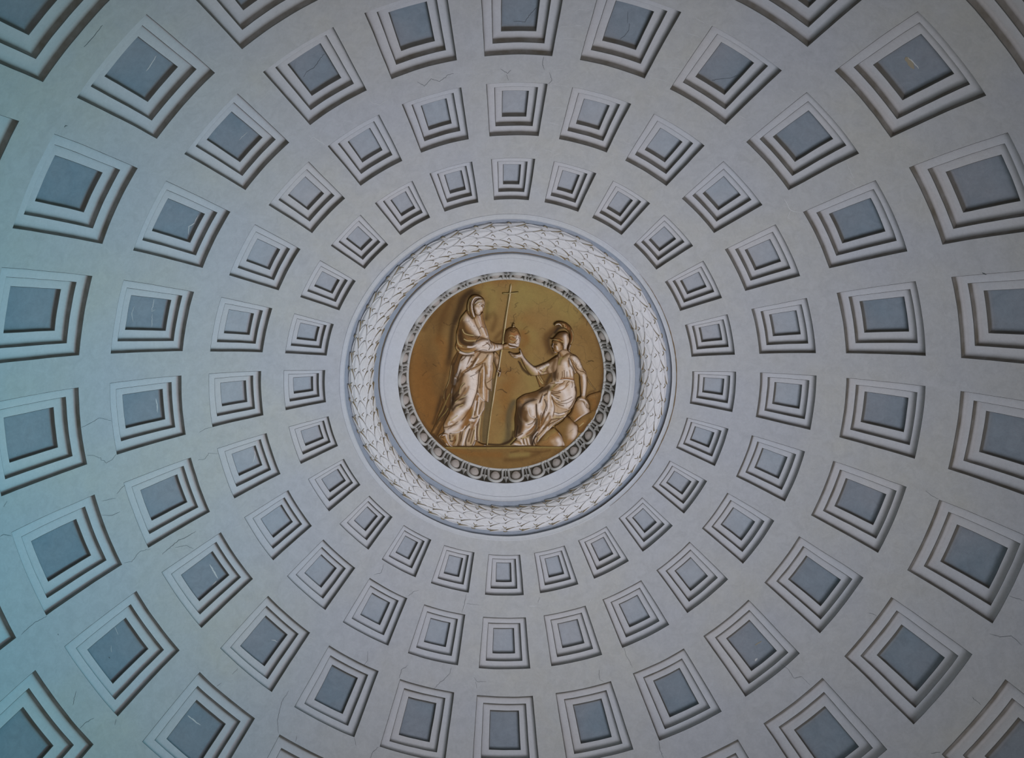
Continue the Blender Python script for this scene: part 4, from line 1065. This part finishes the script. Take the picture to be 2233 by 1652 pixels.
# plaque: polar grid, slightly dished
NR, NA = 300, 640
rr = np.linspace(0.02, 1, NR)[:, None] * 0.2035 * RAD * 1000
aa = np.linspace(0, 2 * np.pi, NA, endpoint=False)[None, :]
X = (rr * np.cos(aa)).ravel()
Y = (rr * np.sin(aa)).ravel()
col = np.tile(LIN['o'], (len(X), 1))
h = np.zeros(len(X))
brush(X, Y, col, h, strokes_of(BACK))
co = np.stack([X / 1000, Y / 1000, np.zeros(len(X))], 1)
ii, jj = np.meshgrid(np.arange(NR - 1), np.arange(NA), indexing='ij')
A = ii * NA + jj
B_ = ii * NA + (jj + 1) % NA
fa = np.stack([A, B_, B_ + NA, A + NA], -1).reshape(-1, 4)
# close the small hole in the middle
co = np.vstack([co, [[0, 0, 0]]])
col = np.vstack([col, col[:1]])
ring0 = np.array([[k, (k + 1) % NA, len(co) - 1, len(co) - 1] for k in range(0, NA)])
back = paint_obj('backdrop', co[:-1], fa, col[:-1], medal)
cap = bmesh.new()
cap.from_mesh(back.data)
cap.verts.ensure_lookup_table()
cap.faces.new([cap.verts[k] for k in range(NA)])
cap.to_mesh(back.data)
cap.free()
tag(back, 'ochre and brown painted background with hairline cracks')

made = {None: medal}
FINEST = 6.5
for name, par, base, hb, H, D, sm, label, outline, st in PIECES:
    q = parse(outline)
    if sm:
        q = catmull(q, True, 4)
    STEP = 3.0 if max(q.max(0) - q.min(0)) < 800 else 4.4
    x0, y0 = q.min(0) - STEP
    x1, y1 = q.max(0) + STEP
    xs = np.arange(x0, x1 + STEP, STEP)
    ys = np.arange(y0, y1 + STEP, STEP)
    GX, GY = np.meshgrid(xs, ys)
    ins = inside(GX, GY, q)
    ins &= (GX ** 2 + GY ** 2) < (0.2015 * RAD * 1000) ** 2
    col = np.tile(LIN[base], (GX.size, 1)).reshape(GX.shape + (3,)).copy()
    hgt = np.zeros(GX.shape)
    use = ins.copy()
    use[1:] |= ins[:-1]
    use[:-1] |= ins[1:]
    use[:, 1:] |= ins[:, :-1]
    use[:, :-1] |= ins[:, 1:]
    c1, h1 = col[use], hgt[use]
    UX, UY = GX[use], GY[use]
    d = segdist(UX, UY, q, True)
    t = np.clip(d / D, 0, 1)
    h1 += hb * RAD + H * RAD * np.sqrt(np.maximum(0, 1 - (1 - t) ** 2))
    brush(UX, UY, c1, h1, strokes_of(st))
    if not (name.startswith('cross') or name == 'ledge'):
        g = (.75 * np.exp(-(d / 11.0) ** 2) + .25 * np.exp(-(d / 37.0) ** 2)) * .9
        c1 = c1 * (1 - g[:, None]) + LIN['b'] * g[:, None]
    idx = np.full(GX.shape, -1)
    cell = ins[:-1, :-1] & ins[1:, :-1] & ins[:-1, 1:] & ins[1:, 1:]
    idx[use] = np.arange(use.sum())
    ci, cj = np.nonzero(cell)
    fa = np.stack([idx[ci, cj], idx[ci, cj + 1], idx[ci + 1, cj + 1], idx[ci + 1, cj]], 1)
    used = np.unique(fa)
    rem = np.full(use.sum(), -1)
    rem[used] = np.arange(len(used))
    fa = rem[fa]
    PX, PY, PH, PC = UX[used].copy(), UY[used].copy(), h1[used], c1[used]
    # border: edges used by one face only get a skirt down to the plaque
    ed = np.vstack([fa[:, [0, 1]], fa[:, [1, 2]], fa[:, [2, 3]], fa[:, [3, 0]]])
    key = np.sort(ed, 1)
    _, inv, cnt = np.unique(key[:, 0] * 10000000 + key[:, 1], return_inverse=True, return_counts=True)
    be = ed[cnt[inv] == 1]
    bv = np.unique(be)
    # pull the stepped border of the grid on to the drawn outline
    for it in range(len(bv)):
        k = bv[it]
        best, bp = 1e18, None
        e0 = q
        e1 = np.roll(q, -1, 0)
        ee = e1 - e0
        tt = np.clip(((PX[k] - e0[:, 0]) * ee[:, 0] + (PY[k] - e0[:, 1]) * ee[:, 1]) / ((ee ** 2).sum(1) + 1e-9), 0, 1)
        pr = e0 + ee * tt[:, None]
        dd = (pr[:, 0] - PX[k]) ** 2 + (pr[:, 1] - PY[k]) ** 2
        m_ = dd.argmin()
        if dd[m_] < (STEP * 1.45) ** 2:
            PX[k], PY[k] = pr[m_]
            PH[k] = hb * RAD
    nb = np.full(len(PX), -1)
    nb[bv] = np.arange(len(bv)) + len(PX)
    sk = np.stack([be[:, 1], be[:, 0], nb[be[:, 0]], nb[be[:, 1]]], 1)
    AX = np.concatenate([PX, PX[bv]]) / 1000
    AY = np.concatenate([PY, PY[bv]]) / 1000
    AZ = np.concatenate([-PH, np.full(len(bv), 0.002)])
    AC = np.vstack([PC, PC[bv] * 0 + LIN['d']])
    FA = np.vstack([fa, sk])
    o = paint_obj(name, np.stack([AX, AY, AZ], 1), FA, AC, made.get(par, medal))
    if name not in made:
        made[name] = o
    if label:
        o['label'] = label
